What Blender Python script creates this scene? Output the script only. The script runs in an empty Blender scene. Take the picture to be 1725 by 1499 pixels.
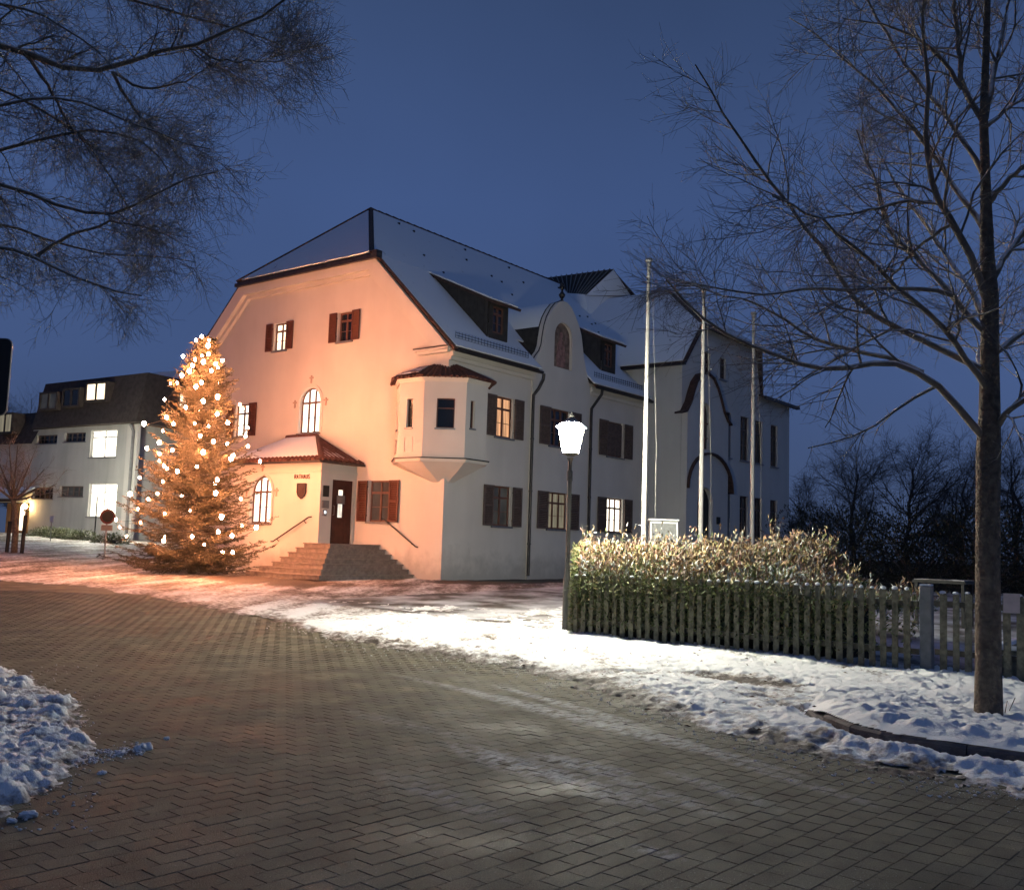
import bpy, bmesh, math, random
import numpy as np
from mathutils import Vector, Matrix
from mathutils.geometry import tessellate_polygon
random.seed(7); RNG = np.random.default_rng(11)
scene = bpy.context.scene
COL = scene.collection
# ------------------------------------------------------------------ camera
F, PITCH, ROLL, YAW = 1674.67, 0.10072, 0.032415, 0.65934
CX, CY = 862.5, 749.5
fw = np.array([math.cos(PITCH)*math.cos(YAW), math.cos(PITCH)*math.sin(YAW), math.sin(PITCH)])
_r = np.cross(fw, [0, 0, 1]); _r /= np.linalg.norm(_r); _u = np.cross(_r, fw)
r2 = math.cos(ROLL)*_r + math.sin(ROLL)*_u
u2 = -math.sin(ROLL)*_r + math.cos(ROLL)*_u
P = np.array([-23.0117, -20.4399, 1.55])
cam = bpy.data.cameras.new('camera'); co = bpy.data.objects.new('camera', cam); COL.objects.link(co)
co.matrix_world = Matrix(((r2[0], u2[0], -fw[0], P[0]), (r2[1], u2[1], -fw[1], P[1]), (r2[2], u2[2], -fw[2], P[2]), (0, 0, 0, 1)))
cam.sensor_fit = 'HORIZONTAL'; cam.sensor_width = 36; cam.lens = F/1725*36
cam.clip_end = 1200; cam.clip_start = 0.05
scene.camera = co
# ------------------------------------------------------------------ light and exposure
scene.view_settings.view_transform = 'Standard'; scene.view_settings.look = 'None'
scene.view_settings.exposure = 0; scene.view_settings.gamma = 1
scene.cycles.use_denoising = True
try: scene.cycles.use_light_tree = True
except Exception: pass
scene.cycles.sample_clamp_indirect = 4.0
scene.cycles.sample_clamp_direct = 0
scene.cycles.max_bounces = 5; scene.cycles.diffuse_bounces = 3
scene.cycles.caustics_reflective = False; scene.cycles.caustics_refractive = False
w = bpy.data.worlds.new('World'); scene.world = w; w.use_nodes = True
nt = w.node_tree; nt.nodes.clear()
# the dusk sky: a colour gradient by height in the tones of the blue hour, slightly mottled by thin cloud
out = nt.nodes.new('ShaderNodeOutputWorld'); bg = nt.nodes.new('ShaderNodeBackground')
tc = nt.nodes.new('ShaderNodeTexCoord'); sep = nt.nodes.new('ShaderNodeSeparateXYZ')
nt.links.new(tc.outputs['Generated'], sep.inputs[0])
rp = nt.nodes.new('ShaderNodeValToRGB'); nt.links.new(sep.outputs['Z'], rp.inputs[0])
SKY = [(0.0, (.050, .074, .145)), (.16, (.054, .092, .215)), (.33, (.050, .090, .222)), (.52, (.038, .068, .160)), (1.0, (.042, .070, .155))]
while len(rp.color_ramp.elements) < len(SKY): rp.color_ramp.elements.new(.5)
for e, (p_, c_) in zip(rp.color_ramp.elements, SKY): e.position = p_; e.color = (*c_, 1)
ns = nt.nodes.new('ShaderNodeTexNoise'); ns.inputs['Scale'].default_value = 1.6; ns.inputs['Detail'].default_value = 4
nt.links.new(tc.outputs['Generated'], ns.inputs['Vector'])
mr = nt.nodes.new('ShaderNodeMapRange'); mr.inputs['From Min'].default_value = .3; mr.inputs['From Max'].default_value = .7
mr.inputs['To Min'].default_value = .88; mr.inputs['To Max'].default_value = 1.12
nt.links.new(ns.outputs['Fac'], mr.inputs[0])
vm = nt.nodes.new('ShaderNodeVectorMath'); vm.operation = 'SCALE'
nt.links.new(rp.outputs[0], vm.inputs[0]); nt.links.new(mr.outputs[0], vm.inputs['Scale'])
nt.links.new(vm.outputs[0], bg.inputs['Color']); bg.inputs['Strength'].default_value = 1.0
nt.links.new(bg.outputs[0], out.inputs[0])
BULB_E = 800.0      # strength of one fairy light
LAMP_E = 1380.0      # lantern glass
# ------------------------------------------------------------------ picture <-> place
def ray(x, y): return fw + (x-CX)/F*r2 - (y-CY)/F*u2
def at(x, y, depth): return P + ray(x, y)*depth
def on(x, y, ax, val):
    d = ray(x, y); return P + (val-P[ax])/d[ax]*d
FH = np.array([math.cos(YAW), math.sin(YAW)])
def gz(x, y):
    x = np.asarray(x, float); y = np.asarray(y, float)
    d = (x-P[0])*FH[0] + (y-P[1])*FH[1]
    z = .41*np.clip((d-12)/18.4, 0, 1) + .032*np.clip(y-7, 0, 28)*np.clip((8-x)/4+1, 0, 1)
    # garden behind the fence lies lower
    gard = np.clip((x+9.0)/1.2, 0, 1)*np.clip((-14.5-y)/2.5, 0, 1)*np.clip((-2-x)/5, 0, 1)
    return z - .25*gard
def gp(px, py):
    z = 0.1
    for _ in range(25):
        q = on(px, py, 2, z); z = .5*z + .5*float(gz(q[0], q[1]))
    return np.array([q[0], q[1], float(gz(q[0], q[1]))])
def project(X, Y, Z):
    v = [X-P[0], Y-P[1], Z-P[2]]
    d = v[0]*fw[0]+v[1]*fw[1]+v[2]*fw[2]
    d = np.where(d < .3, .3, d)
    a = v[0]*r2[0]+v[1]*r2[1]+v[2]*r2[2]; b = v[0]*u2[0]+v[1]*u2[1]+v[2]*u2[2]
    return CX+F*a/d, CY-F*b/d, d
def _h(ix, iy, s):
    n = (ix*374761393 + iy*668265263 + s*1442695041) & 0xffffffff
    n = ((n ^ (n >> 13))*1274126177) & 0xffffffff
    return ((n ^ (n >> 16)) & 0xffff)/65535.0
def vnoise(x, y, s=0):
    ix = np.floor(x).astype(np.int64); iy = np.floor(y).astype(np.int64); fx = x-ix; fy = y-iy
    fx = fx*fx*(3-2*fx); fy = fy*fy*(3-2*fy)
    a = _h(ix, iy, s); b = _h(ix+1, iy, s); c = _h(ix, iy+1, s); d = _h(ix+1, iy+1, s)
    return (a+(b-a)*fx)*(1-fy)+(c+(d-c)*fx)*fy
def fbm(x, y, s=0, o=4):
    t = 0; a = 1; n = 0
    for i in range(o): t = t+a*vnoise(x*2**i, y*2**i, s+i*17); n += a; a *= .55
    return t/n
# ------------------------------------------------------------------ materials
def mat(name, color=(.5, .5, .5), rough=.8, var=.12, scale=6.0, bump=.2, bscale=None, metal=0.0, spec=.3, emit=None, estr=0.0, dist=.02):
    m = bpy.data.materials.new(name); m.use_nodes = True; t = m.node_tree; b = t.nodes['Principled BSDF']
    b.inputs['Roughness'].default_value = rough; b.inputs['Metallic'].default_value = metal
    b.inputs['Specular IOR Level'].default_value = spec
    tcn = t.nodes.new('ShaderNodeTexCoord'); geo = t.nodes.new('ShaderNodeNewGeometry')
    n1 = t.nodes.new('ShaderNodeTexNoise'); n1.inputs['Scale'].default_value = scale; n1.inputs['Detail'].default_value = 5
    t.links.new(geo.outputs['Position'], n1.inputs['Vector'])
    r = t.nodes.new('ShaderNodeValToRGB'); r.color_ramp.elements[0].position = .3; r.color_ramp.elements[1].position = .7
    r.color_ramp.elements[0].color = (*[c*(1-var) for c in color], 1); r.color_ramp.elements[1].color = (*[min(1, c*(1+var)) for c in color], 1)
    t.links.new(n1.outputs['Fac'], r.inputs[0]); t.links.new(r.outputs[0], b.inputs['Base Color'])
    if bump > 0:
        n2 = t.nodes.new('ShaderNodeTexNoise'); n2.inputs['Scale'].default_value = bscale or scale*5; n2.inputs['Detail'].default_value = 4
        t.links.new(geo.outputs['Position'], n2.inputs['Vector'])
        bp = t.nodes.new('ShaderNodeBump'); bp.inputs['Strength'].default_value = bump; bp.inputs['Distance'].default_value = dist
        t.links.new(n2.outputs['Fac'], bp.inputs['Height']); t.links.new(bp.outputs[0], b.inputs['Normal'])
    if emit: b.inputs['Emission Color'].default_value = (*emit, 1); b.inputs['Emission Strength'].default_value = estr
    return m
def N(t, typ, **kw):
    n = t.nodes.new('ShaderNode'+typ)
    for k, v in kw.items():
        if k in n.inputs.keys(): n.inputs[k].default_value = v
        else: setattr(n, k, v)
    return n
def plaster(name, color, stain=.25):
    m = mat(name, color, .9, .05, .7, .35, 60, dist=.012); t = m.node_tree; b = t.nodes['Principled BSDF']
    geo = N(t, 'NewGeometry'); mp = N(t, 'Mapping'); mp.inputs['Scale'].default_value = (1.3, 1.3, .25)
    t.links.new(geo.outputs['Position'], mp.inputs[0]); ns_ = N(t, 'TexNoise', Scale=1.0, Detail=6.0); t.links.new(mp.outputs[0], ns_.inputs['Vector'])
    mr_ = N(t, 'MapRange'); mr_.inputs['From Min'].default_value = .35; mr_.inputs['From Max'].default_value = .75
    mr_.inputs['To Min'].default_value = 1; mr_.inputs['To Max'].default_value = 1-stain; t.links.new(ns_.outputs['Fac'], mr_.inputs[0])
    src = b.inputs['Base Color'].links[0].from_socket; v = N(t, 'VectorMath', operation='SCALE')
    t.links.new(src, v.inputs[0]); t.links.new(mr_.outputs[0], v.inputs['Scale']); t.links.new(v.outputs[0], b.inputs['Base Color'])
    sz = N(t, 'SeparateXYZ'); t.links.new(geo.outputs['Position'], sz.inputs[0]); dn = N(t, 'TexNoise', Scale=1.7, Detail=7.0, Roughness=.65); t.links.new(geo.outputs['Position'], dn.inputs['Vector'])
    dm_ = N(t, 'Math', operation='MULTIPLY_ADD'); t.links.new(dn.outputs['Fac'], dm_.inputs[0]); dm_.inputs[1].default_value = -2.2; t.links.new(sz.outputs['Z'], dm_.inputs[2])
    dr_ = N(t, 'MapRange'); dr_.inputs['From Min'].default_value = -.55; dr_.inputs['From Max'].default_value = .25; dr_.inputs['To Min'].default_value = .70; dr_.inputs['To Max'].default_value = 1; t.links.new(dm_.outputs[0], dr_.inputs[0])
    v2_ = N(t, 'VectorMath', operation='SCALE'); t.links.new(v.outputs[0], v2_.inputs[0]); t.links.new(dr_.outputs[0], v2_.inputs['Scale']); t.links.new(v2_.outputs[0], b.inputs['Base Color'])
    return m
M = {}
M['wall'] = plaster('cream_render', (.68, .63, .57), .07)
M['wall2'] = plaster('pale_render', (.60, .585, .56), .1)
M['trim'] = plaster('light_moulding', (.70, .65, .58), .08)
M['school'] = plaster('grey_render', (.52, .52, .50), .25)
M['tile'] = mat('dark_roof_tile', (.07, .04, .032), .7, .35, 9, .6, 14, dist=.03)
M['redtile'] = mat('red_roof_tile', (.11, .045, .033), .7, .35, 9, .6, 14, dist=.03)
M['darkwood'] = mat('dark_dormer_cladding', (.045, .04, .037), .8, .3, 5, .4, 25)
M['shutter'] = mat('brown_shutter_paint', (.115, .042, .028), .6, .15, 8, .15, 40)
M['sfade'] = mat('weathered_shutter_paint', (.12, .085, .075), .7, .2, 8, .15, 40)
M['frame'] = mat('brown_window_frame', (.15, .07, .05), .6, .15, 8, .1)
M['doorw'] = mat('dark_red_door', (.055, .02, .016), .5, .2, 6, .1)
M['metal'] = mat('dark_gutter_metal', (.05, .045, .045), .45, .25, 6, .1, metal=.5)
M['zinc'] = mat('grey_zinc', (.25, .25, .26), .5, .15, 6, .1, metal=.6)
M['iron'] = mat('wrought_iron', (.03, .03, .032), .5, .2, 10, .1, metal=.6)
M['stone'] = mat('step_stone', (.26, .21, .18), .85, .25, 7, .5, 60)
M['dglass'] = mat('dark_window_glass', (.012, .014, .018), .12, .1, 3, 0, spec=.6)
M['granite'] = mat('kerb_stone', (.13, .115, .11), .9, .25, 9, .5, 40)
M['pole'] = mat('white_painted_mast', (.36, .35, .33), .45, .1, 5, .05)
M['bark'] = mat('tree_bark', (.15, .125, .095), .95, .35, 14, 1.0, 28, dist=.05)
M['twig'] = mat('fine_twigs', (.22, .195, .16), .9, .3, 14, .2)
M['dtwig'] = mat('far_twigs', (.06, .055, .055), .95, .3, 4, .2)
M['needle'] = mat('spruce_needles', (.075, .095, .045), .75, .4, 5, .1)
M['slat'] = mat('mossy_fence_wood', (.19, .18, .125), .95, .4, 16, .5, 60)
M['concrete'] = mat('fence_post_concrete', (.22, .225, .22), .9, .15, 10, .4, 60)
M['card'] = mat('pale_notice_card', (.62, .52, .48), .7, .1, 12, 0)
M['gravel'] = mat('bare_ground', (.075, .06, .055), .9, .3, 4, .5, 30)
M['lampmetal'] = mat('grey_lamp_post', (.12, .12, .11), .5, .15, 6, .1, metal=.3)
M['white'] = mat('white_paint', (.75, .74, .72), .6, .05, 6, .05)
M['sred'] = mat('sign_red', (.12, .03, .028), .5, .1, 6, 0)
M['sgrey'] = mat('sign_back_grey', (.20, .20, .20), .5, .1, 6, 0, metal=.4)
M['blacks'] = mat('black_panel', (.02, .022, .022), .6, .1, 6, .05)
M['mansard'] = mat('mansard_tiles', (.065, .052, .048), .85, .25, 4, .6, 12, dist=.03)
M['rope'] = mat('grey_rope', (.30, .30, .28), .9, .1, 9, 0)
M['orn'] = mat('ornament_plaster', (.45, .33, .27), .9, .1, 9, .1)
def glow(name, color, s, streak=0.0, sc=(1.3, 1.3, .6)):
    m = bpy.data.materials.new(name); m.use_nodes = True; t = m.node_tree; b = t.nodes['Principled BSDF']
    b.inputs['Base Color'].default_value = (.05, .05, .05, 1); b.inputs['Roughness'].default_value = .2
    b.inputs['Emission Color'].default_value = (*color, 1)
    geo = N(t, 'NewGeometry'); mp = N(t, 'Mapping'); mp.inputs['Scale'].default_value = sc
    ns_ = N(t, 'TexNoise', Scale=2.2, Detail=2.0); t.links.new(geo.outputs['Position'], mp.inputs[0]); t.links.new(mp.outputs[0], ns_.inputs['Vector'])
    mr_ = N(t, 'MapRange'); mr_.inputs['From Min'].default_value = .3; mr_.inputs['From Max'].default_value = .7
    mr_.inputs['To Min'].default_value = s*(1-streak); mr_.inputs['To Max'].default_value = s*(1+streak)
    t.links.new(ns_.outputs['Fac'], mr_.inputs[0]); t.links.new(mr_.outputs[0], b.inputs['Emission Strength'])
    return m
M['litwarm'] = glow('lit_window_glass_warm', (1, .80, .56), 2.2, .3)
M['litwhite'] = glow('lit_window_glass_white', (1, .93, .76), 2.6, .25)
M['litorange'] = glow('lit_window_curtain_orange', (1, .50, .24), .75, .55, (5, 5, .3))
M['litdim'] = glow('dim_window_curtain_beige', (.9, .78, .52), .20, .5, (6, 6, .3))
M['litfaint'] = glow('faint_window_glass', (.6, .55, .45), .035, .8)
M['litdoor'] = glow('lit_door_glass', (1, .9, .75), 1.3, .4)
M['bulb'] = glow('fairy_light_glass', (1, .365, .165), BULB_E, 0)
M['lampglass'] = glow('lantern_glass', (1, .97, .80), LAMP_E, 0)
M['lamproof'] = glow('lantern_roof_glass', (1, .97, .80), 500, 0)
M['litlamp'] = glow('globe_glass', (1, .95, .76), 800, 0)
M['litentr'] = glow('entrance_lamp_glass', (1, .62, .25), 120, 0)
# snow that keeps a colour attribute: red = how much snow, the rest is wet dirt
def snow_mat():
    m = bpy.data.materials.new('snow'); m.use_nodes = True; t = m.node_tree; b = t.nodes['Principled BSDF']
    b.inputs['Roughness'].default_value = .75; b.inputs['Specular IOR Level'].default_value = .25
    at_ = N(t, 'Attribute', attribute_name='Col'); sp = N(t, 'SeparateColor'); t.links.new(at_.outputs['Color'], sp.inputs[0])
    geo = N(t, 'NewGeometry'); n1 = N(t, 'TexNoise', Scale=9.0, Detail=7.0, Roughness=.65); t.links.new(geo.outputs['Position'], n1.inputs['Vector'])
    add = N(t, 'Math', operation='ADD'); t.links.new(sp.outputs[0], add.inputs[0]); t.links.new(n1.outputs['Fac'], add.inputs[1])
    r = N(t, 'ValToRGB'); r.color_ramp.elements[0].position = .62; r.color_ramp.elements[1].position = 1.05
    r.color_ramp.elements[0].position = .70; r.color_ramp.elements[1].position = 1.0
    r.color_ramp.elements[0].color = (.10, .078, .062, 1); r.color_ramp.elements[1].color = (.78, .78, .77, 1)
    r.color_ramp.elements[1].color = (.84, .84, .83, 1); e = r.color_ramp.elements.new(.84); e.color = (.38, .34, .31, 1)
    t.links.new(add.outputs[0], r.inputs[0]); t.links.new(r.outputs[0], b.inputs['Base Color'])
    n2 = N(t, 'TexNoise', Scale=38.0, Detail=6.0, Roughness=.6); t.links.new(geo.outputs['Position'], n2.inputs['Vector'])
    bp = N(t, 'Bump', Strength=.55, Distance=.02); t.links.new(n2.outputs['Fac'], bp.inputs['Height']); t.links.new(bp.outputs[0], b.inputs['Normal'])
    return m
M['snow'] = snow_mat()
def cover_mat(name, base, lo, hi, scale=1.2, snowc=(.70, .71, .74), stretch=(1, 1, 1), nz=None, rough=.85):
    """base colour with snow where noise (and, with nz, an upward face) lets it lie"""
    m = mat(name, base, rough, .3, 6, .5, 24); t = m.node_tree; b = t.nodes['Principled BSDF']
    src = b.inputs['Base Color'].links[0].from_socket; geo = N(t, 'NewGeometry')
    mp = N(t, 'Mapping'); mp.inputs['Scale'].default_value = stretch; t.links.new(geo.outputs['Position'], mp.inputs[0])
    n = N(t, 'TexNoise', Scale=scale, Detail=8.0, Roughness=.62); t.links.new(mp.outputs[0], n.inputs['Vector']); val = n.outputs['Fac']
    if nz is not None:
        sp = N(t, 'SeparateXYZ'); t.links.new(geo.outputs['Normal'], sp.inputs[0])
        a = N(t, 'Math', operation='MULTIPLY_ADD'); t.links.new(sp.outputs['Z'], a.inputs[0]); a.inputs[1].default_value = nz; t.links.new(val, a.inputs[2]); val = a.outputs[0]
    mr_ = N(t, 'MapRange'); mr_.inputs['From Min'].default_value = lo; mr_.inputs['From Max'].default_value = hi; t.links.new(val, mr_.inputs[0])
    mx = N(t, 'Mix', data_type='RGBA'); t.links.new(mr_.outputs[0], mx.inputs[0]); t.links.new(src, mx.inputs[6]); mx.inputs[7].default_value = (*snowc, 1)
    t.links.new(mx.outputs[2], b.inputs['Base Color']); return m
M['roofsnow'] = cover_mat('roof_snow', (.14, .11, .10), .20, .34, 2.2, (.84, .85, .87))
M['roofthin'] = cover_mat('thin_roof_snow', (.12, .055, .045), .36, .56, 3.0, (.62, .63, .66))
M['farsnow'] = cover_mat('trampled_snow', (.09, .075, .065), .40, .60, .8, (.55, .55, .57))
M['limb'] = cover_mat('snowy_limb', (.17, .15, .12), 0.66, .80, 3.0, (.78, .78, .78), nz=.62)
M['postcap'] = cover_mat('snow_dusted_wood', (.13, .12, .085), .85, 1.0, 20, (.75, .75, .72), nz=.55)
# paving with frosty tyre streaks: lies in world coordinates
def paver_mat(name, brick=False):
    m = mat(name, (.145, .132, .092), .85, .30, 2.5, .9, 150, spec=.2, dist=.006); t = m.node_tree; b = t.nodes['Principled BSDF']
    src = b.inputs['Base Color'].links[0].from_socket
    oi = N(t, 'ObjectInfo'); at_ = N(t, 'Attribute', attribute_name='Col'); geo = N(t, 'NewGeometry')
    sp = N(t, 'SeparateColor'); t.links.new(at_.outputs['Color'], sp.inputs[0])
    mr0 = N(t, 'MapRange'); mr0.inputs['To Min'].default_value = .90; mr0.inputs['To Max'].default_value = 1.10
    ad = N(t, 'Math', operation='ADD'); t.links.new(oi.outputs['Random'], ad.inputs[0]); t.links.new(sp.outputs[0], ad.inputs[1])
    fr = N(t, 'Math', operation='FRACT'); t.links.new(ad.outputs[0], fr.inputs[0]); t.links.new(fr.outputs[0], mr0.inputs[0])
    v = N(t, 'VectorMath', operation='SCALE'); t.links.new(src, v.inputs[0]); t.links.new(mr0.outputs[0], v.inputs['Scale']); cur = v.outputs[0]
    def streak(p0, p1, width, amt):
        nonlocal cur
        a = gp(*p0); c = gp(*p1); L = math.hypot(c[0]-a[0], c[1]-a[1]); ang = math.atan2(c[1]-a[1], c[0]-a[0])
        mp = N(t, 'Mapping', vector_type='TEXTURE'); mp.inputs['Location'].default_value = ((a[0]+c[0])/2, (a[1]+c[1])/2, 0)
        mp.inputs['Rotation'].default_value = (0, 0, ang); mp.inputs['Scale'].default_value = (L/2, width, 1)
        t.links.new(geo.outputs['Position'], mp.inputs[0]); s = N(t, 'SeparateXYZ'); t.links.new(mp.outputs[0], s.inputs[0])
        ax = N(t, 'Math', operation='POWER'); abx = N(t, 'Math', operation='ABSOLUTE'); t.links.new(s.outputs[0], abx.inputs[0]); t.links.new(abx.outputs[0], ax.inputs[0]); ax.inputs[1].default_value = 3
        ay = N(t, 'Math', operation='POWER'); aby = N(t, 'Math', operation='ABSOLUTE'); t.links.new(s.outputs[1], aby.inputs[0]); t.links.new(aby.outputs[0], ay.inputs[0]); ay.inputs[1].default_value = 1.5
        sm = N(t, 'Math', operation='ADD'); t.links.new(ax.outputs[0], sm.inputs[0]); t.links.new(ay.outputs[0], sm.inputs[1])
        iv = N(t, 'Math', operation='SUBTRACT', use_clamp=True); iv.inputs[0].default_value = 1; t.links.new(sm.outputs[0], iv.inputs[1])
        n = N(t, 'TexNoise', Scale=16.0, Detail=8.0, Roughness=.7); mp2 = N(t, 'Mapping'); mp2.inputs['Rotation'].default_value = (0, 0, -ang); mp2.inputs['Scale'].default_value = (.35, 1, 1)
        t.links.new(geo.outputs['Position'], mp2.inputs[0]); t.links.new(mp2.outputs[0], n.inputs['Vector'])
        q = N(t, 'MapRange'); q.inputs['From Min'].default_value = .42; q.inputs['From Max'].default_value = .57; t.links.new(n.outputs['Fac'], q.inputs[0])
        mu = N(t, 'Math', operation='MULTIPLY'); t.links.new(iv.outputs[0], mu.inputs[0]); t.links.new(q.outputs[0], mu.inputs[1])
        mu2 = N(t, 'Math', operation='MULTIPLY'); t.links.new(mu.outputs[0], mu2.inputs[0]); mu2.inputs[1].default_value = amt
        mx = N(t, 'Mix', data_type='RGBA'); t.links.new(mu2.outputs[0], mx.inputs[0]); t.links.new(cur, mx.inputs[6]); mx.inputs[7].default_value = (.55, .56, .54, 1); cur = mx.outputs[2]
    streak((740, 1150), (1280, 1288), .22, 1.0); streak((820, 1150), (1120, 1232), .13, .9)
    streak((740, 1245), (1130, 1370), .26, .95); streak((880, 1265), (1080, 1310), .2, .9); streak((1060, 1420), (1160, 1450), .1, .6)
    streak((1100, 1290), (1330, 1370), .13, .5); streak((640, 1130), (980, 1205), .14, .5); streak((900, 1175), (1420, 1325), .11, .6); streak((980, 1290), (1250, 1385), .16, .5); streak((560, 1190), (860, 1260), .18, .3); streak((1180, 1265), (1520, 1370), .12, .4); streak((620, 1290), (900, 1400), .2, .35)
    bn = N(t, 'TexNoise', Scale=1.1, Detail=9.0, Roughness=.68); t.links.new(geo.outputs['Position'], bn.inputs['Vector'])
    bq = N(t, 'MapRange'); bq.inputs['From Min'].default_value = .35; bq.inputs['From Max'].default_value = .65; bq.inputs['To Min'].default_value = .62; bq.inputs['To Max'].default_value = 1.30; t.links.new(bn.outputs['Fac'], bq.inputs[0])
    bv_ = N(t, 'VectorMath', operation='SCALE'); t.links.new(cur, bv_.inputs[0]); t.links.new(bq.outputs[0], bv_.inputs['Scale']); cur = bv_.outputs[0]
    wr = N(t, 'MapRange'); wr.inputs['From Min'].default_value = .36; wr.inputs['From Max'].default_value = .56; wr.inputs['To Min'].default_value = .66; wr.inputs['To Max'].default_value = .92; t.links.new(bn.outputs['Fac'], wr.inputs[0]); t.links.new(wr.outputs[0], b.inputs['Roughness'])
    gn = N(t, 'TexNoise', Scale=130.0, Detail=2.0, Roughness=.8); t.links.new(geo.outputs['Position'], gn.inputs['Vector'])
    gm = N(t, 'MapRange'); gm.inputs['From Min'].default_value = .3; gm.inputs['From Max'].default_value = .7; gm.inputs['To Min'].default_value = .55; gm.inputs['To Max'].default_value = 1.45; t.links.new(gn.outputs['Fac'], gm.inputs[0])
    gv = N(t, 'VectorMath', operation='SCALE'); t.links.new(cur, gv.inputs[0]); t.links.new(gm.outputs[0], gv.inputs['Scale']); cur = gv.outputs[0]
    n = N(t, 'TexNoise', Scale=70.0, Detail=3.0); t.links.new(geo.outputs['Position'], n.inputs['Vector'])
    n3 = N(t, 'TexNoise', Scale=.9, Detail=2.0); t.links.new(geo.outputs['Position'], n3.inputs['Vector'])
    a3 = N(t, 'Math', operation='MULTIPLY_ADD'); t.links.new(n3.outputs['Fac'], a3.inputs[0]); a3.inputs[1].default_value = .28; t.links.new(n.outputs['Fac'], a3.inputs[2])
    q = N(t, 'MapRange'); q.inputs['From Min'].default_value = .80; q.inputs['From Max'].default_value = .90; t.links.new(a3.outputs[0], q.inputs[0])
    mx = N(t, 'Mix', data_type='RGBA'); t.links.new(q.outputs[0], mx.inputs[0]); t.links.new(cur, mx.inputs[6]); mx.inputs[7].default_value = (.42, .41, .38, 1); cur = mx.outputs[2]
    if brick:
        mp = N(t, 'Mapping'); mp.inputs['Rotation'].default_value = (0, 0, PAVE_ANG); t.links.new(geo.outputs['Position'], mp.inputs[0])
        bt = N(t, 'TexBrick', **{'Scale': 1.0, 'Mortar Size': .006, 'Mortar Smooth': .3, 'Brick Width': .205, 'Row Height': .138})
        bt.inputs['Color1'].default_value = (1, 1, 1, 1); bt.inputs['Color2'].default_value = (.9, .9, .9, 1); bt.inputs['Mortar'].default_value = (.85, .85, .85, 1)
        t.links.new(mp.outputs[0], bt.inputs['Vector']); m2 = N(t, 'Mix', data_type='RGBA', blend_type='MULTIPLY'); m2.inputs[0].default_value = .9
        t.links.new(cur, m2.inputs[6]); t.links.new(bt.outputs['Color'], m2.inputs[7]); cur = m2.outputs[2]
    t.links.new(cur, b.inputs['Base Color']); return m
PAVE_ANG = math.radians(3)
M['paver'] = paver_mat('paving_stone'); M['road'] = paver_mat('paving_far', True)
def leaf_mat():
    m = bpy.data.materials.new('hedge_leaf'); m.use_nodes = True; t = m.node_tree; b = t.nodes['Principled BSDF']
    at_ = N(t, 'Attribute', attribute_name='Col'); t.links.new(at_.outputs['Color'], b.inputs['Base Color']); b.inputs['Roughness'].default_value = .6
    b.inputs['Specular IOR Level'].default_value = .3; return m
M['leaf'] = leaf_mat()
# ------------------------------------------------------------------ objects
ORG = {}
def thing(name, label, cat, loc=(0, 0, 0), rot=0.0, group=None, kind=None):
    o = bpy.data.objects.new(name, None); COL.objects.link(o); o.location = loc; o.rotation_euler = (0, 0, rot); o.empty_display_size = .2
    if label: o['label'] = label
    if cat: o['category'] = cat
    if group: o['group'] = group
    if kind: o['kind'] = kind
    Rm = Matrix.Rotation(rot, 4, 'Z'); ORG[o.name] = (Matrix.Translation(loc) @ Rm).inverted(); return o
def tag(o, label=None, cat=None, group=None, kind=None):
    for k, v in (('label', label), ('category', cat), ('group', group), ('kind', kind)):
        if v: o[k] = v
    return o
def from_arrays(name, V, Fs, material, parent=None, smooth=False, cols=None, local=False):
    V = np.asarray(V, float)
    if parent is not None and not local:
        m_ = np.array(ORG[parent.name]); V = V@m_[:3, :3].T+m_[:3, 3]
    me = bpy.data.meshes.new(name)
    if isinstance(Fs, np.ndarray):
        n, k = Fs.shape; me.vertices.add(len(V)); me.vertices.foreach_set('co', V.ravel()); me.loops.add(n*k); me.loops.foreach_set('vertex_index', Fs.ravel().astype(np.int32))
        me.polygons.add(n); me.polygons.foreach_set('loop_start', np.arange(0, n*k, k, dtype=np.int32)); me.polygons.foreach_set('loop_total', np.full(n, k, np.int32)); me.update(calc_edges=True)
    else: me.from_pydata([tuple(v) for v in V], [], Fs)
    if smooth: me.polygons.foreach_set('use_smooth', np.ones(len(me.polygons), bool))
    if cols is not None:
        ca = me.color_attributes.new('Col', 'FLOAT_COLOR', 'POINT'); c4 = np.ones((len(V), 4)); c4[:, :cols.shape[1]] = cols; ca.data.foreach_set('color', c4.ravel())
    if not smooth: me.polygons.foreach_set('use_smooth', np.zeros(len(me.polygons), bool))
    me.materials.append(material); o = bpy.data.objects.new(name, me); COL.objects.link(o)
    if parent is not None: o.parent = parent; ORG[o.name] = ORG[parent.name]
    return o
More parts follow.
